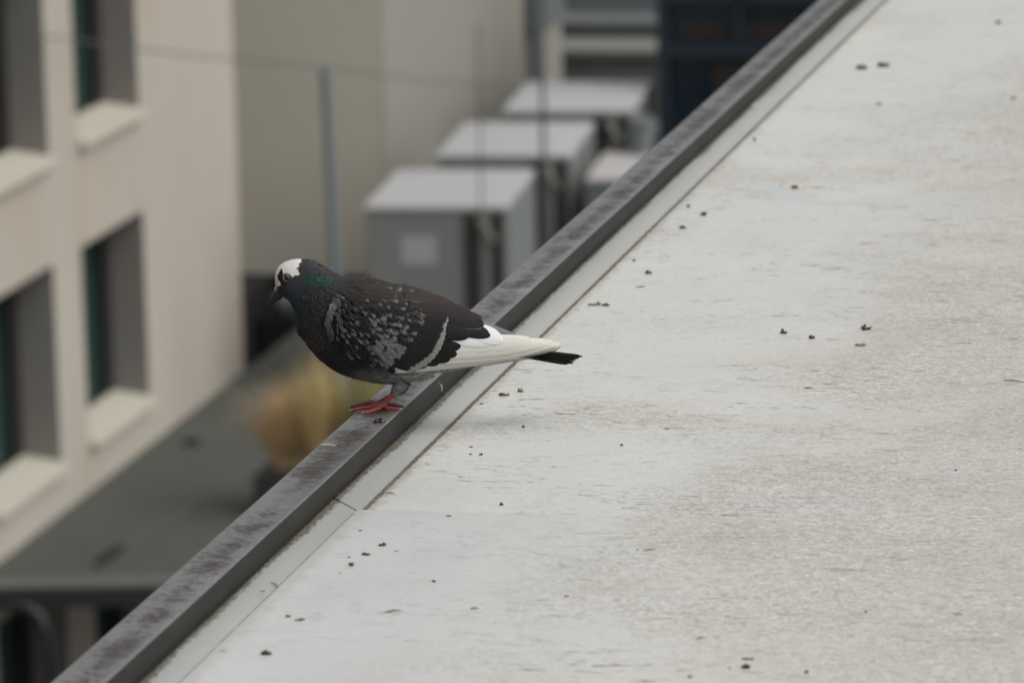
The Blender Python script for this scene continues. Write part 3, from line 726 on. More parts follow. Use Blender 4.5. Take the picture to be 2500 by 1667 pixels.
# envelope over which the wing feathers are laid
shell_st = []
for (tx, ty, bx, by, w) in body_st[5:17]:
    g_ = min(1, max(0, (tx-400)/350)); shell_st.append((tx, ty-2*g_, bx, by, w+34*g_))
shell_st += [(1290, 370, 1112, 950, 210), (1400, 428, 1232, 915, 192), (1500, 474, 1380, 900, 170), (1600, 524, 1540, 872, 156), (1750, 565, 1715, 838, 145), (1900, 590, 1890, 800, 138), (2050, 625, 2045, 755, 128), (2170, 655, 2168, 720, 115)]
sv, sf = loft(shell_st, 120, 60)
BV = BVHTree.FromPolygons(sv, sf)
BB = BVHTree.FromPolygons(bv, bf)
def drape(cx, cy, tree=BV):
    o, d = c_ray(cx, cy); h_ = tree.ray_cast(o, d)
    if h_[0] is None:
        q = inpl(cx, cy); h_ = tree.find_nearest(q)
        nn = h_[1] if h_[1].y < 0 else Vector((h_[1].x, -.2, h_[1].z)).normalized()
        return q*.6+h_[0]*.4+Vector((0, -.0004, 0)), Vector((nn.x*.5, -.85, nn.z*.5)).normalized()
    n_ = h_[1] if h_[1].dot(d) < 0 else -h_[1]
    return h_[0], n_
def vn(x, y, s=0):           # cheap value noise
    def hsh(i, j): return (math.sin(i*127.1+j*311.7+s*74.7)*43758.5453) % 1
    i, j = math.floor(x), math.floor(y); fx, fy = x-i, y-j; fx = fx*fx*(3-2*fx); fy = fy*fy*(3-2*fy)
    return (hsh(i, j)*(1-fx)+hsh(i+1, j)*fx)*(1-fy)+(hsh(i, j+1)*(1-fx)+hsh(i+1, j+1)*fx)*fy
def inpoly(x, y, P):
    c_ = False; j = len(P)-1
    for i in range(len(P)):
        if (P[i][1] > y) != (P[j][1] > y) and x < (P[j][0]-P[i][0])*(y-P[i][1])/(P[j][1]-P[i][1])+P[i][0]: c_ = not c_
        j = i
    return c_
def h2(P): return [(x*.3293+57.4, y*.3293+28.7) for x, y in P]
WHITE = h2([(900, 0), (840, 195), (828, 240), (850, 262), (770, 300), (800, 345), (765, 370), (730, 410), (790, 440), (735, 462), (812, 490), (790, 520), (700, 552), (640, 588), (580, 510), (520, 480), (450, 520), (432, 440), (412, 395), (370, 470), (325, 535), (330, 620), (375, 690), (395, 745), (345, 775), (240, 800), (0, 700), (0, 0)])
LORE = h2([(412, 395), (325, 535), (330, 625), (380, 690), (400, 760), (520, 760), (520, 680), (450, 620), (436, 560), (445, 500), (432, 440)])
def lerp3(a, b, t): t = min(1, max(0, t)); return [a[i]+(b[i]-a[i])*t for i in range(3)]
def blob(x, y, cx, cy, rx, ry, a=0.):
    dx, dy = x-cx, y-cy; ca, sa = math.cos(rad(a)), math.sin(rad(a)); u, v = (dx*ca+dy*sa)/rx, (-dx*sa+dy*ca)/ry
    return math.exp(-(u*u+v*v))
def body_col(x, y):
    j = 7*(vn(x/9, y/9)-.5)+4*(vn(x/4, y/4, 3)-.5)
    if x < 345 and y < 300:
        if inpoly(x+j, y+j*.5, WHITE) and not (inpoly(x, y, LORE)):
            k = .60+.12*vn(x/6, y/14, 5); return [k, k*.975, k*.92]
        if inpoly(x, y, LORE): return [.018, .016, .016]
    c_ = [.026, .026, .029]
    c_ = lerp3(c_, [.040, .044, .056], blob(x, y, 270, 290, 70, 70)*.8)           # bluish cheek
    c_ = lerp3(c_, [.045, .042, .045], blob(x, y, 430, 130, 120, 50, 25))
    gsh = blob(x, y, 445, 240, 100, 36, 8)*(.55+.9*vn(x/13, y/9, 2))
    c_ = lerp3(c_, [.012, .058, .042], gsh*1.0)
    c_ = lerp3(c_, [.012, .045, .036], blob(x, y, 320, 440, 50, 90, -10)*vn(x/12, y/12, 8)*.9)
    c_ = lerp3(c_, [.020, .020, .024], blob(x, y, 380, 440, 70, 110)*.6)
    c_ = lerp3(c_, [.060, .034, .036], blob(x, y, 425, 670, 75, 95, 40)*.85)
    c_ = lerp3(c_, [.040, .033, .031], max(0, min(1, (x-600)/120))*max(0, min(1, (420-y)/120)))     # brown mantle
    bl = max(0, min(1, (y-(860-.06*(x-600)))/80))*max(0, min(1, (x-560)/160))
    c_ = lerp3(c_, [.19, .19, .19], bl*.8)
    c_ = lerp3(c_, [.26, .26, .255], max(0, min(1, (x-1000)/160))*max(0, min(1, (y-820)/40)))  # belly's own grey, lightened to include bounce light off the roof
    c_ = lerp3(c_, [.17, .175, .19], max(0, min(1, (x-1540)/60)))
    k = .82+.36*vn(x/7, y/7, 11)
    return [q*k for q in c_]
bc = []
for v in bv:
    q = Vector((v.x, -abs(v.y), v.z)); x, y = to_c(q); bc.append(body_col(x, y))
M_fea = mat('plumage', (1, 1, 1), .68, spec=.22, attr='Col', noise=[((900, 900, 900), .35, (.72, .72, .72), .4, .65, 3)], bump=(900, .25, .0004))
M_fea.node_tree.nodes['Principled BSDF'].inputs['Sheen Weight'].default_value = .04
M_wfe = mat('flight_feather', (1, 1, 1), .5, spec=.4, attr='Col', noise=[((160, 160, 1400), .12, (.86, .85, .82), .4, .65, 2)])

# ---- small contour feathers, grown from the body skin and kept in the same mesh
V, Fs, Cs = list(bv), list(bf), list(bc)
r_ = random.Random(4)
def small_feather(p, n_, flow, L_, w_, lift, col):
    side = n_.cross(flow).normalized(); k0 = len(V)
    prof = [(0, .45, 0), (.35, 1, .25), (.7, .95, .6), (.92, .55, .9), (1, .12, 1)]
    for (u, wf, lf) in prof:
        c_ = p+flow*(L_*u)+n_*(lift*lf)
        for s_ in (-1, 0, 1):
            V.append(c_+side*(w_*wf*s_)-n_*(abs(s_)*w_*.22)); kk = (.80+.2*(s_ == 0))*(1.0 if u < .9 else 1.25); Cs.append([min(.8, q*kk) for q in col])
    for a in range(4):
        for b in range(2): i = k0+a*3+b; Fs.append((i, i+1, i+4, i+3))
def flow_at(p, n_):
    x, y = to_c(p)
    # along the neck the feathers run down and back, on the trunk they run to the tail
    t = min(1, max(0, (x-430-(.35*(450-y)))/420)); a0 = 38 if y < 300 else 78
    if x < 300: a0 = 62
    a = rad(a0*(1-t)+6*t); f = Vector((math.cos(a), 0, -math.sin(a))); f = f-n_*f.dot(n_); return f.normalized()
cnt = 0
for i in range(60000):
    fi = r_.randrange(0, NB-1)*KB+r_.randrange(KB); f = bf[fi]; a_, b_, c_ = bv[f[0]], bv[f[1]], bv[f[3]]
    p = a_+(b_-a_)*r_.random()+(c_-a_)*r_.random(); n_ = (b_-a_).cross(c_-a_)
    if n_.length < 1e-12: continue
    ar = n_.length; n_.normalize()
    ctr = Vector((p.x, 0, p.z))
    if n_.y*p.y < 0: n_ = -n_
    if r_.random() > ar/1.6e-6: continue
    x, y = to_c(Vector((p.x, -abs(p.y), p.z)))
    if x < 262 or (x < 350 and y < 235) or x > 1500: continue
    head = x < 400 and y < 330
    if x > 620 and abs(p.y) > .012 and 380 < y < 830: continue          # under the wings
    sz = 15 if head else (24 if x < 620 else 30)
    if y > 800: sz = 26
    col = body_col(x, y); kk = r_.uniform(.5, 1.55); col = [q*kk for q in col]
    small_feather(p-n_*(.00025), n_, flow_at(p, n_), sz*CU*r_.uniform(1.2, 1.9), sz*.36*CU, (.0007 if head else .0011)*r_.uniform(.6, 1.2), col); cnt += 1
    if cnt > 5200: break
# fluffy vent edge and chin
for (x0, y0, x1, y1, n_f, c0, ln) in ((1120, 946, 1240, 915, 26, (.34, .33, .31), 40), (205, 352, 262, 396, 26, (.05, .05, .052), 16), (290, 560, 345, 650, 20, (.03, .03, .032), 18)):
    for i in range(n_f):
        t = r_.random(); x = x0+(x1-x0)*t; y = y0+(y1-y0)*t-r_.uniform(0, 16)
        p, n_ = drape(x, y-6, BB); fl = Vector((.86, 0, -.2-.4*r_.random())).normalized() if x > 1000 else Vector((.35, 0, -.9)).normalized()
        kk = r_.uniform(.7, 1.3); small_feather(p, n_, fl, ln*CU*r_.uniform(.7, 1.3), 7*CU, .0004, [q*kk for q in c0])
body = mesh_obj('body', V, Fs, M_fea, bird, True, Cs)

# ---- feather builder: laid over the envelope, each one a thin curved blade
class FB:
    def __init__(s): s.v = []; s.f = []; s.c = []
    def feather(s, x0, y0, x1, y1, w, colf, nu=12, nv=9, o0=4, o1=10, bow=0., tip=.6, camber=5, tilt=0., base=.55, q_=2., tree=BV):
        dx, dy = x1-x0, y1-y0; L_ = math.hypot(dx, dy); ux, uy = dx/L_, dy/L_; px, py = -uy, ux; k0 = len(s.v)
        for i in range(nu):
            u = i/(nu-1); u_ = 1-(1-u)**1.25
            pr = base+(1-base)*min(1, u_/.45)**.8 if u_ < .45 else 1
            if u_ > tip: pr *= max(.03, (1-((u_-tip)/(1-tip))**q_))**.5
            bw = bow*4*u_*(1-u_)
            for j in range(nv):
                v = -1+2*j/(nv-1); hw = w/2*pr*v
                x = x0+dx*u_+px*(hw+bw); y = y0+dy*u_+py*(hw+bw)
                p, n_ = drape(x, y, tree); of = (o0+(o1-o0)*u_+camber*(1-v*v)*min(1, u_*3)+tilt*v)*CU
                s.v.append(p+n_*of); s.c.append(colf(u_, v, x, y))
        for i in range(nu-1):
            for j in range(nv-1):
                a = k0+i*nv+j; s.f.append((a, a+1, a+nv+1, a+nv))
    def build(s, name, M, parent, mirror=False):
        v = [Vector((p.x, -p.y, p.z)) if mirror else p for p in s.v]
        f = [tuple(reversed(q)) for q in s.f] if mirror else s.f
        o = mesh_obj(name, v, f, M, parent, True, s.c)
        so_ = o.modifiers.new('thickness', 'SOLIDIFY'); so_.thickness = .00022; so_.offset = -1
        return o
# white flight feathers
fl = FB()
def white(tone, streak=0, shadow=0):
    def f(u, v, x, y):
        k = tone*(1-.03*math.sin(v*40+u*6)-.04*vn(u*60, v*30)); c_ = [k, k*.985, k*(.93-.05*u)]
        c_ = lerp3(c_, [.60, .52, .42], streak*max(0, (u-.8)/.2)*.5)
        if abs(v) < .12: c_ = lerp3(c_, [.50, .44, .34], .3)
        if v > .78: c_ = lerp3(c_, [.36, .33, .29], .4)
        return c_
    return f
# primaries stacked edge to edge: the lowest lies innermost
fl.feather(980, 872, 2136, 697, 66, white(.66, 1), 46, 9, 0, 2, bow=20, tip=.80, camber=3, base=.7)
fl.feather(960, 840, 2146, 692, 84, white(.69, 1), 46, 9, 3, 5, bow=22, tip=.82, camber=3, base=.7)
fl.feather(1060, 808, 2140, 686, 104, white(.70, 1), 46, 11, 6, 8, bow=16, tip=.66, q_=1.35, camber=4, base=.7)
fl.feather(1100, 770, 2085, 674, 116, white(.72, .8), 42, 11, 9, 11, bow=8, tip=.58, q_=1.5, camber=4, base=.7)
fl.feather(1150, 735, 1950, 668, 120, white(.70, .4), 36, 11, 11, 13, bow=0, tip=.62, camber=4, base=.8)
fl.feather(1300, 690, 1860, 656, 80, white(.68, .2), 24, 9, 11, 13, bow=0, tip=.62, camber=3, base=.8)
# inner white secondary with round end
def wsec(u, v, x, y): k = .73-.03*vn(u*40, v*20); return [k*.985, k, k*1.0]
fl.feather(1380, 590, 1737, 670, 118, wsec, 34, 15, 18, 21, bow=-16, tip=.60, camber=4, base=.8, q_=2.2)
fl.feather(1330, 640, 1690, 676, 90, wsec, 24, 11, 15, 17, bow=6, tip=.60, camber=4, base=.8)

wg = FB()
def dark(c0, c1=None, edge=None, ew=.1, tipc=None, tipw=.06):
    c1 = c1 or c0
    def f(u, v, x, y):
        c_ = lerp3(c0, c1, u); k = .85+.3*vn(u*9+x*.01, v*14, 7); c_ = [q*k for q in c_]
        if edge and v > 1-ew*2: c_ = lerp3(c_, edge, min(1, (v-(1-ew*2))/(ew*2)*1.3))
        if tipc and u > 1-tipw: c_ = lerp3(c_, tipc, .85)
        return c_
    return f
BK = [.0085, .0078, .0082]; BR = [.017, .012, .011]; PALE = [.25, .24, .22]
def r5(x, y): return x*.5366+458.9, y*.5366+172.1
def F5(g_, x0, y0, x1, y1, w, colf, **k):
    a, b = r5(x0, y0); c_, d = r5(x1, y1); g_.feather(a, b, c_, d, w*.5366, colf, **k)
# dark secondaries (black lower panel), lowest first
def make_marks(T):
    out = []
    for (x, y, st_) in T:
        a = ang5(x, y)+rng.uniform(-.3, .3); sc = .45+.55*st_; out.append((x+rng.uniform(-5, 5), y, math.cos(a), math.sin(a), 84*sc*rng.uniform(.8, 1.25), 31*sc*rng.uniform(.75, 1.25)*(1.3 if st_ > 1.1 else 1), st_))
    return out
MARKS = []
PA = [(770, 925), (870, 890), (960, 950), (990, 1040), (950, 1140), (895, 1222), (850, 1185), (790, 1090), (700, 1040), (690, 1000)]
PB = [(1005, 950), (1125, 985), (1105, 1050), (1030, 1115), (1000, 1080)]
def mark(x, y):          # x, y in crop-5 pixels: how pale the plumage is there
    b = 0.; jx, jy = x+26*(vn(x/14, y/14, 21)-.5), y+26*(vn(x/14, y/14, 22)-.5)
    if (inpoly(jx, jy, PA) and math.hypot(x-838, y-1005) > 40) or inpoly(jx, jy, PB): b = .72+.3*vn(x/9, y/22, 9)
    for (mx, my, ca, sa, L_, w_, st_) in MARKS:
        dx, dy = x-mx, y-my
        if abs(dx) > 190 or abs(dy) > 190: continue
        u = (dx*ca+dy*sa)/L_; v = (-dx*sa+dy*ca)/w_
        if -2.1 < u < -.8 and abs(v-.9-.25*(u+1)) < .17: b = max(b, .45*(2.1+u)*min(1, st_))
        if -1 < u < .22:
            hw = (1+u)*(1 if u < 0 else 1-u*3.5)+.95*(vn(x/9, y/9, 3)-.5)
            q = min(1, max(0, (hw-abs(v+.25*u))/.30)); b = max(b, q*min(1, .55+.4*st_)*(.75+.5*vn(x/8, y/8, 9)))
    return b
def pale_tip(c0, st, pc=PALE, lo=.0, side=0):
    def f(u, v, x, y):
        k = .82+.36*vn(u*8+x*.013, v*9+y*.01, 5); c_ = [q*k for q in c0]
        g_ = u+(.055*(vn(v*5+x, y*.1, 2)-.5))
        m_ = 1-st*((.20 if st > .85 else .11)+.36*min(1, abs(v-side)**1.2))
        if st and g_ > m_: c_ = lerp3(c_, [q*(.75+.5*vn(u*30, v*14+x, 4)) for q in pc], min(1, (g_-m_)/.05)*.6)
        q_ = mark((x-458.9)/.5366, (y-172.1)/.5366)
        if q_ > 0: c_ = lerp3(c_, pc, q_)
        return c_
    return f
def pale_band(c0, st):
    def f(u, v, x, y):
        k = .82+.36*vn(u*8+x*.013, v*9+y*.01, 5); c_ = [q*k for q in c0]
        m_ = 1-st*(1+.25*(vn(v*4+x*.1, y*.07, 2)-.5)+.25*v)
        if u > m_: c_ = lerp3(c_, [q*(.72+.5*vn(u*30, v*14+x, 4)) for q in PALE], min(1, (u-m_)/.035))
        return c_
    return f
for (x0, y0, x1, y1, w, o_) in ((900, 1180, 1270, 1275, 90, 10), (980, 1140, 1400, 1232, 110, 11), (1060, 1090, 1560, 1192, 120, 12), (1120, 1040, 1700, 1150, 130, 13), (1180, 980, 1790, 1085, 140, 14), (1240, 930, 1838, 985, 150, 15)):
    F5(wg, x0, y0, x1, y1, w, dark(BK), nu=24, nv=9, o0=o_, o1=o_+2, bow=8, tip=.74, camber=3, base=.8)
# tertials: big dark brown-black feathers ending over the white ones
F5(wg, 1350, 760, 2222, 868, 190, dark(BK), nu=28, nv=11, o0=20, o1=23, bow=-30, tip=.66, camber=5)
F5(wg, 1300, 640, 2130, 745, 230, dark(BK, BK, PALE, .02), nu=28, nv=11, o0=23, o1=27, bow=-26, tip=.62, camber=6)
F5(wg, 1250, 700, 1960, 850, 230, dark(BK), nu=24, nv=11, o0=22, o1=25, bow=0, tip=.60, camber=6)
F5(wg, 1200, 510, 2090, 664, 200, dark(BR, [.018, .013, .012], [.12, .09, .085], .025), nu=28, nv=11, o0=27, o1=30, bow=-20, tip=.60, camber=6)
F5(wg, 1150, 440, 1925, 570, 180, dark([.026, .0195, .0175], [.018, .0135, .013], [.10, .085, .075], .03), nu=26, nv=11, o0=30, o1=33, bow=-10, tip=.62, camber=6)
F5(wg, 1080, 372, 1690, 478, 130, dark([.036, .028, .025], [.028, .021, .019], [.20, .17, .145], .04), nu=22, nv=9, o0=32, o1=35, bow=-8, tip=.62, camber=5)
# wing bar: greater coverts in a staggered line, black with broad pale ends
bar = [(1672, 560, 1, .15), (1675, 610, 2, .2), (1668, 665, 3, .3), (1650, 722, 5, .55), (1640, 775, 5, .4), (1638, 830, 8, .8), (1625, 885, 9, .9), (1605, 940, 10, 1.), (1580, 995, 10, 1.), (1545, 1048, 11, 1.), (1505, 1100, 12, 1.1), (1455, 1145, 13, 1.2), (1400, 1190, 15, 1.35), (1335, 1228, 14, 1.3), (1265, 1258, 12, 1.2)]
for i, (x, y, bb, st_) in enumerate(bar):
    a = rad(8+max(0, (y-700))/600*10); L_ = 360
    F5(wg, x-L_*math.cos(a), y-L_*math.sin(a)*.75, x, y, 100, pale_band(BK if y > 640 else BR, st_*.21+.02), nu=24, nv=9, o0=25, o1=29, tip=.84, camber=2.5, tilt=1, base=.8, q_=3)
# coverts: an ordered cover of small shingles, then hand placed pale tips as in the photograph
def ang5(x, y):
    a = np.interp(x, [150, 400, 700, 1100, 1500, 2000], [72, 52, 34, 20, 12, 8]); a += (y-700)/700*(10 if x < 900 else 4)
    if y < 480: a = a*.35+6
    return rad(a)
WOUT = [(250, 420), (330, 330), (480, 285), (700, 268), (960, 250), (1250, 262), (1420, 330), (1560, 420), (1640, 560), (1640, 700), (1560, 860), (1400, 1060), (1250, 1180), (1000, 1292), (820, 1270), (600, 1220), (420, 1140), (280, 980), (170, 800), (110, 620), (170, 500)]
cov = []
y = 280
row = 0
while y < 1290:
    x = 120+(row % 2)*48
    while x < 1640:
        if inpoly(x, y, WOUT): cov.append((x+rng.uniform(-14, 14), y+rng.uniform(-12, 12), 0))
        x += 96
    y += 50; row += 1
tips = [(1135,378,.7),(1290,452,.8),(1310,560,1.),(1290,520,.8),(1150,470,.7),(1100,395,.5),(1010,362,.4),(1010,430,.6),(1100,520,.7),(1150,600,.3),(1350,600,.9),(1330,640,.5),(1330,692,.8),(1180,665,.6),(1085,640,.9),(1030,690,.3),(1060,720,.9),(980,710,.8),(930,600,.8),(850,640,1.),(770,660,.7),(720,600,.6),(740,690,.8),(860,700,.7),(1130,745,1.),(1110,800,.9),(1245,825,.9),(1190,900,.8),(1000,820,1.),(930,790,1.),(900,860,.8),(790,770,.8),(720,790,.7),(690,660,.6),(640,855,.7),(600,580,.5),(500,690,.5),(430,640,.4),(340,780,.6),(470,840,.8),(400,850,.8),(300,740,.4),(560,935,.9),(330,850,.7),(380,930,.8),(500,1000,.9),(430,1130,1.),(510,1120,1.),(660,1000,1.1),(720,1050,1.2),(830,870,1.),(780,930,1.1),(910,930,1.2),(980,900,1.4),(1000,970,1.4),(1080,1040,1.6),(1030,1100,1.4),(960,1120,1.5),(930,1180,1.6),(880,1220,1.7),(850,1130,1.5),(800,1060,1.3),(910,500,.5),(860,420,.25),(800,470,.3),(640,420,.3),(560,500,.2),(1240,420,.4),(1260,470,.6),(730,720,.6),(820,1000,1.),(250,900,.6),(240,820,.5),(560,840,.5),(640,930,.6),(1480,405,1.),(1400,470,.5),(1200,310,.4),(1050,290,.4),(930,280,.3),(1340,350,.9),(740,1160,.5),(690,1230,.4)]
MARKS = make_marks(tips)
cov.sort(key=lambda t: -(t[0]*.8-.35*abs(t[1]-650)))
nC = len(cov)
for i, (x, y, st_) in enumerate(cov):
    a = ang5(x, y); big = np.interp(x, [200, 600, 1100, 1500], [.62, .85, 1.1, 1.25]); L_, w = 150*big, 78*big
    gen = st_ == 0
    if gen: st_ = rng.choice((0, 0, 0, .15)) if x < 1250 else .12
    st_ = 0
    t_ = min(1, max(0, (560-y)/260)); c0 = lerp3(BK, [.034, .027, .025], t_)
    if x < 330 and y < 650: c0 = [.11, .11, .112] if x < 230 else [.06, .06, .062]; st_ = .3
    if y > 1080 and x < 420: c0 = [.03, .03, .032]
    pc = lerp3([.145, .142, .136], [.22, .185, .155], t_)
    of = 27+5*min(1, max(0, (1500-x)/1300))
    # sink the rim of the wing so that it meets the body
    if x < 330: of = 10+17*max(0, (x-120)/210)
    F5(wg, x-L_*math.cos(a), y-L_*math.sin(a), x, y, w, pale_tip(c0, st_*.85, pc, side=rng.uniform(-.35, .35)), nu=10, nv=7, o0=of-5, o1=of+rng.uniform(-.5, 1.5), tip=.58 if gen else .74, camber=1.6 if gen else 2, tilt=rng.uniform(-1, 1.5), base=.5, q_=1.8)
# pale bend of the wing
for i in range(80):
    t = i/79; x = np.interp(t, [0, .35, .7, 1], [300, 170, 110, 150])+rng.uniform(-14, 30); y = np.interp(t, [0, .35, .7, 1], [375, 470, 640, 860])+rng.uniform(-12, 12)
    k = rng.uniform(.16, .32)*(1.2-.9*t); a = rad(np.interp(t, [0, .4, 1], [100, 108, 78])+rng.uniform(-14, 14)); L_ = rng.uniform(80, 130)
    F5(wg, x-L_*.3*math.cos(a), y-L_*.3*math.sin(a), x+L_*.7*math.cos(a), y+L_*.7*math.sin(a), 40, dark([k, k, k*1.03], [k*.7]*3), nu=7, nv=5, o0=10+8*(1-t), o1=14+8*(1-t), tip=.5, camber=2)
for i in range(46):     # streaky pale lesser coverts fanning from the bend
    x = rng.uniform(230, 460); y = rng.uniform(420, 760); a = rad(np.interp(x, [230, 460], [76, 46])+rng.uniform(-6, 6)); L_ = rng.uniform(70, 120)
    k = rng.uniform(.05, .17)
    F5(wg, x, y, x+L_*math.cos(a), y+L_*math.sin(a), 14, dark([k]*3, [k*.7]*3), nu=6, nv=5, o0=27, o1=31, tip=.4, camber=1)
for mir in (False, True):
    if mir:
        for k_, p in enumerate(wg.v):
            cx_ = to_c(p)[0]; t = min(1, max(0, (cx_-620)/200)); wg.v[k_] = Vector((p.x, p.y*(1-.08*t), p.z-24*CU*t))
    w_ = wg.build('wing', M_fea, bird, mir)
    if mir:        # the far wing's long feathers are folded in over the tail
        for k_, p in enumerate(fl.v):
            t = min(1, max(0, ((to_c(Vector((p.x, p.y, p.z)))[0]-1250)/350))); fl.v[k_] = Vector((p.x, p.y*(1-.72*t), p.z-42*CU*t))
    fl.build('flight_feathers', M_wfe, w_, mir)['label'] = 'cream white flight feathers'

# ---- tail: a flat fan of blades
tl = []
def tail_blade(y0, y1, c0, ctip, dz, xt, zt_, w, name_k):
    V2, F2, C2 = [], [], []; nu, nv = 20, 7
    a3 = inpl(1560, 645)+Vector((0, y0, dz-.004)); b3_ = inpl(xt, zt_); b3_ = Vector((b3_.x, y1, b3_.z+dz)); 
    for i in range(nu):
        u = i/(nu-1); pr = min(1, .5+u*1.2)*(1 if u < .93 else 1-.75*((u-.93)/.07)**1.2)
        c_ = a3.lerp(b3_, u)
        for j in range(nv):
            v = -1+2*j/(nv-1); jag = .004*(vn(v*7+y0*900, 1, 6)-.5)*(u > .9)
            V2.append(c_+Vector((jag*4*(u-.9)*10 if u > .9 else 0, w*pr*v, -.0005*v*v*3)))
            C2.append(lerp3(c0, ctip, min(1, max(0, (u-.52)/.12))))
    for i in range(nu-1):
        for j in range(nv-1): a = i*nv+j; F2.append((a, a+1, a+nv+1, a+nv))
    tl.append((V2, F2, C2))
for i in range(10):
    s_ = (i-4.5)/4.5; tail_blade(s_*.009, s_*.0195, [.07, .072, .078] if s_ > -.7 else [.15, .15, .16], [.004, .0038, .004], -(.0042 if s_ < 0 else .0026)*abs(s_)-.0009*(i % 2), 2266-(78 if s_ < 0 else 26)*abs(s_)+(6 if i % 2 else -4), 768, .0052, i)
V, Fs, Cs = [], [], []
for a, b, c_ in tl:
    k0 = len(V); V += a; Fs += [tuple(q+k0 for q in f) for f in b]; Cs += c_
M_tail = mat('tail_feather', (1, 1, 1), .8, spec=.12, attr='Col')
tail = mesh_obj('tail', V, Fs, M_tail, bird, True, Cs); so_ = tail.modifiers.new('thickness', 'SOLIDIFY'); so_.thickness = .0005

# ---- head details
M_beak = mat('beak_horn', (.020, .018, .019), .38, noise=[(500, .5, (.045, .04, .038), .5, .7, 3)])
M_cere = mat('cere_skin', (.42, .19, .085), .55, noise=[(700, .6, (.60, .42, .30), .45, .65, 3)])
M_iris = mat('iris', (.085, .030, .016), .15, noise=[(900, .6, (.05, .018, .01), .4, .6, 3)])
M_pup = mat('pupil', (.004, .004, .004), .06)
M_lid = mat('eye_ring_skin', (.24, .19, .165), .6, noise=[(900, .5, (.14, .11, .10), .45, .6, 3)])
uv_, uf_ = loft([(166, 288, 190, 314, 19), (150, 300, 184, 332, 18), (140, 322, 180, 356, 17), (127, 350, 162, 384, 13), (114, 382, 140, 404, 7), (108, 404, 116, 408, 1.5)], 30, 24)
beak = mesh_obj('beak', uv_, uf_, M_beak, bird, True)
lv_, lf_ = loft([(186, 312, 208, 344, 18), (174, 334, 200, 362, 16), (158, 354, 178, 380, 11), (136, 380, 150, 396, 4)], 20, 20)
mesh_obj('lower_mandible', lv_, lf_, M_beak, beak, True)
cv_, cf_ = loft([(176, 268, 192, 290, 12), (158, 272, 184, 302, 17), (147, 284, 176, 314, 18), (140, 302, 166, 322, 15), (140, 316, 154, 326, 6)], 24, 24)
mesh_obj('cere', cv_, cf_, M_cere, beak, True)
def disc(name, c_, n_, rx, ry, up, h_, M, parent, tor=None, seg=32):
    s_ = n_.cross(up).normalized(); u = s_.cross(n_).normalized(); V2, F2 = [], []
    rings = [(1, 0), (.94, .35), (.78, .68), (.5, .9), (.2, .99), (.0, 1)] if tor is None else [(1, 0), (.97, .7), (.88, 1), (tor+.05, .75), (tor, .2)]
    for (rr, hh) in rings:
        for k_ in range(seg):
            t = 2*math.pi*k_/seg; V2.append(c_+s_*(math.cos(t)*rx*rr)+u*(math.sin(t)*ry*rr)+n_*(h_*hh))
    for i in range(len(rings)-1):
        for k_ in range(seg): F2.append((i*seg+k_, i*seg+(k_+1) % seg, (i+1)*seg+(k_+1) % seg, (i+1)*seg+k_))
    return mesh_obj(name, V2, F2, M, parent, True)
pe, ne = drape(226, 221, BB); pi_, _ = drape(226, 221, BB)
for sgn in (1, -1):
    P_ = Vector((pe.x, pe.y*sgn, pe.z)); N_ = Vector((ne.x*.3, ne.y*sgn, ne.z*.3)).normalized(); up_ = Vector((-.25, 0, 1))
    ey = disc('eye', P_-N_*8*CU, N_, 19*CU, 24*CU, up_, 14*CU, M_iris, bird)
    disc('pupil', P_+N_*4.2*CU+Vector((.003, 0, -.004))*.2, N_, 12.5*CU, 16*CU, up_, 3.5*CU, M_pup, ey)
    disc('eyelid', P_-N_*4*CU, N_, 25*CU, 31*CU, up_, 8*CU, M_lid, ey, tor=.68)

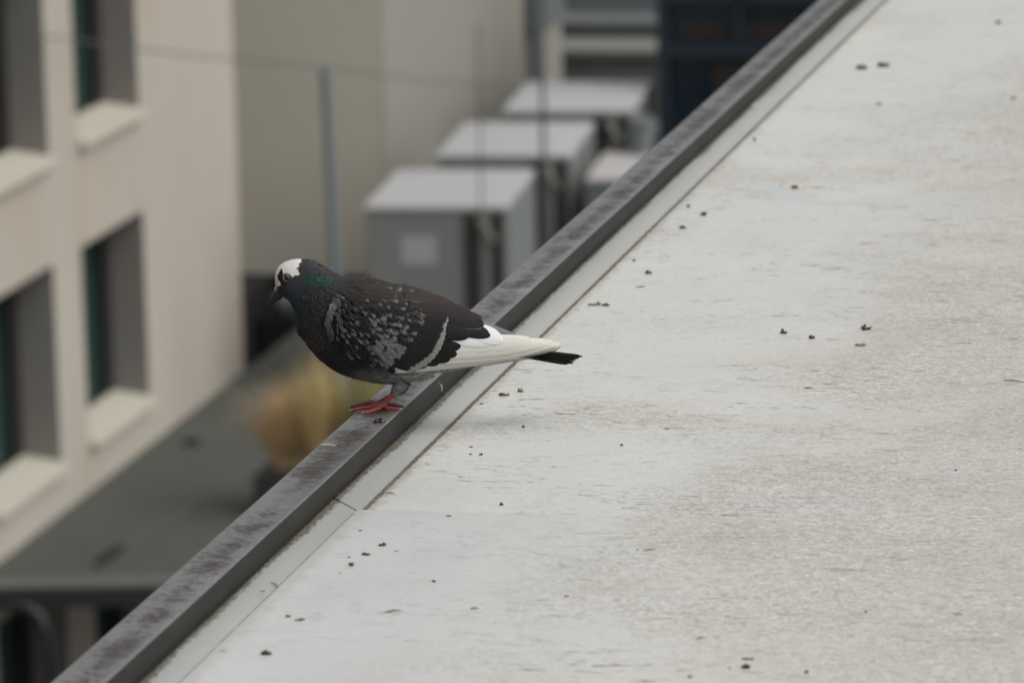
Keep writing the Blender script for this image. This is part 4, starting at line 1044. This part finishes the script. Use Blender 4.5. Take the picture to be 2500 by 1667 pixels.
# ---- legs: one continuous skin each (joined tubes remeshed), claws as sub-parts
M_leg = mat('red_scaly_skin', (.20, .034, .031), .5, noise=[((600, 600, 260), .8, (.20, .028, .028), .42, .62, 2), ((1500, 1500, 900), .5, (.48, .16, .13), .55, .7, 2)], bump=(900, .5, .0005))
M_claw = mat('claw_horn', (.03, .024, .022), .35)
M_claw2 = mat('pale_claw_horn', (.22, .15, .125), .45)
def g3(x, y, zz):      # a point of the foot at height zz over the coping, seen at crop-3 pixel x, y
    p_ = PZ(780+x/6.918, 900+y/6.918, foot.z+zz); return BI @ p_
def r3c(x, y): return x*.4146+458.9, y*.4146+860.4
def leg(hub, ankle, toes, claws, yoff, knee, KY=-.006):
    q = MB(); H = g3(*hub, .0052)
    A = inpl(*r3c(*ankle), y=H.y+yoff); Kn = inpl(*r3c(*knee), y=KY)
    q.tube([H+Vector((-.0005, 0, -.0012)), H.lerp(A, .22), H.lerp(A, .5), H.lerp(A, .8), A, A.lerp(Kn, .5), Kn], [.0038, .0030, .0028, .0029, .0031, .0030, .0028], 16)
    q.tube([H+Vector((.002, 0, -.001)), H+Vector((-.003, 0, -.0016))], [.0034, .0030], 12)
    tips_ = []
    for pts in toes:
        P_ = [H]+[g3(x, y, zz) for (x, y, zz, rr) in pts]; R_ = [.0027]+[rr for (_, _, _, rr) in pts]
        Pn, Rn = [], []
        for i in range(len(P_)-1):
            for s_ in (0, .33, .66): Pn.append(P_[i].lerp(P_[i+1], s_)); Rn.append((R_[i]+(R_[i+1]-R_[i])*s_)*(1+.10*math.cos((i*3+s_*3)*2.1)))
        Pn.append(P_[-1]); Rn.append(R_[-1]*.85); q.tube(Pn, Rn, 12); tips_.append((P_[-2], P_[-1], R_[-1]))
    o = q.build('leg', M_leg, bird, True)
    rm = o.modifiers.new('skin', 'REMESH'); rm.mode = 'VOXEL'; rm.voxel_size = .00038; rm.use_smooth_shade = True
    sm_ = o.modifiers.new('smooth', 'SMOOTH'); sm_.iterations = 4; sm_.factor = .5
    for (a, b, rr), M in zip(tips_, claws):
        d = (b-a).normalized(); c_ = MB()
        c_.tube([b-d*.0012+Vector((0, 0, .0004)), b+d*.0013+Vector((0, 0, .0005)), b+d*.0022-Vector((0, 0, .0003)), b+d*.0032-Vector((0, 0, .0014))], [.0014, .0014, .0010, .0003], 10)
        c_.build('claw', M, o, True)
    return o
# near foot
print('HN', g3(1075, 618, .0052), g3(1010, 572, .0052), CU)
HNY = g3(1075, 618, .0052).y*.8
leg((1075, 618), (1262, 400), [
    [(960, 632, .0034, .0023), (830, 650, .0030, .0021), (660, 672, .0028, .0019), (520, 705, .0022, .0018)],
    [(1000, 668, .0034, .0024), (900, 705, .0030, .0023), (800, 735, .0027, .0022), (745, 745, .0024, .0021)],
    [(1000, 610, .0032, .0022), (900, 632, .0028, .0018), (830, 640, .0026, .0017), (775, 650, .0022, .0015)],
    [(1150, 670, .0030, .0021), (1240, 678, .0026, .0018), (1345, 688, .0022, .0016)]],
    (M_claw2, M_claw2, M_claw, M_claw2), .0, (1395, 235), HNY)
# far foot
leg((1010, 572), (1330, 400), [
    [(900, 585, .0030, .0020), (760, 590, .0028, .0019), (640, 612, .0026, .0018), (550, 645, .0022, .0016)],
    [(950, 556, .0028, .0019), (890, 552, .0026, .0017), (850, 540, .0022, .0015)],
    [(930, 590, .0032, .0018), (850, 578, .0034, .0018), (790, 578, .0032, .0017)],
    [(1130, 600, .0028, .0019), (1290, 622, .0024, .0017), (1415, 640, .0020, .0014)]],
    (M_claw, M_claw2, M_claw, M_claw2), .004, (1470, 215))
# feathered thigh cuffs
cf = []
V, Fs, Cs = [], [], []
def cuff(ankle, knee, y_, c0):
    A = inpl(*r3c(*ankle), y=y_); Kn = inpl(*r3c(*knee), y=y_); d = (Kn-A); ax = d.normalized(); s1_ = Vector((0, 1, 0)); s2_ = ax.cross(s1_)
    k0 = len(V); n_ = 20; prof = [(.0, .0032), (.15, .0040), (.4, .0050), (.75, .0062), (1.2, .0070)]
    for (t, rr) in prof:
        for k_ in range(n_):
            a = 2*math.pi*k_/n_; V.append(A+d*t+(s1_*math.cos(a)+s2_*math.sin(a))*rr); kk = rng.uniform(.8, 1.2); Cs.append([q*kk for q in c0])
    for i in range(len(prof)-1):
        for k_ in range(n_): Fs.append((k0+i*n_+k_, k0+i*n_+(k_+1) % n_, k0+(i+1)*n_+(k_+1) % n_, k0+(i+1)*n_+k_))
    for i in range(170):
        t = rng.uniform(.05, .9); a = rng.uniform(0, 6.28); rr = np.interp(t, [p_[0] for p_ in prof], [p_[1] for p_ in prof])
        nn = (s1_*math.cos(a)+s2_*math.sin(a)); p = A+d*t+nn*rr*.95; f_ = (-ax+nn*.02).normalized(); sd_ = nn.cross(f_); L_ = .0045; w_ = .0011
        k1 = len(V); kk = rng.uniform(.7, 1.5)
        V.extend([p-sd_*w_, p+sd_*w_, p+f_*L_*.6+sd_*w_*.9+nn*.0004, p+f_*L_+nn*.0005, p+f_*L_*.6-sd_*w_*.9+nn*.0004]); Cs.extend([[min(.7, q*kk) for q in c0]]*5); Fs.append((k1, k1+1, k1+2, k1+3, k1+4))
HN = g3(1075, 618, .0052)
cuff((1275, 390), (1390, 235), HN.y*.9, (.15, .155, .155))
HF = g3(1010, 572, .0052)
cuff((1350, 380), (1440, 240), HF.y+.001, (.09, .09, .09))
mesh_obj('thigh_feathers', V, Fs, M_fea, bird, True, Cs)
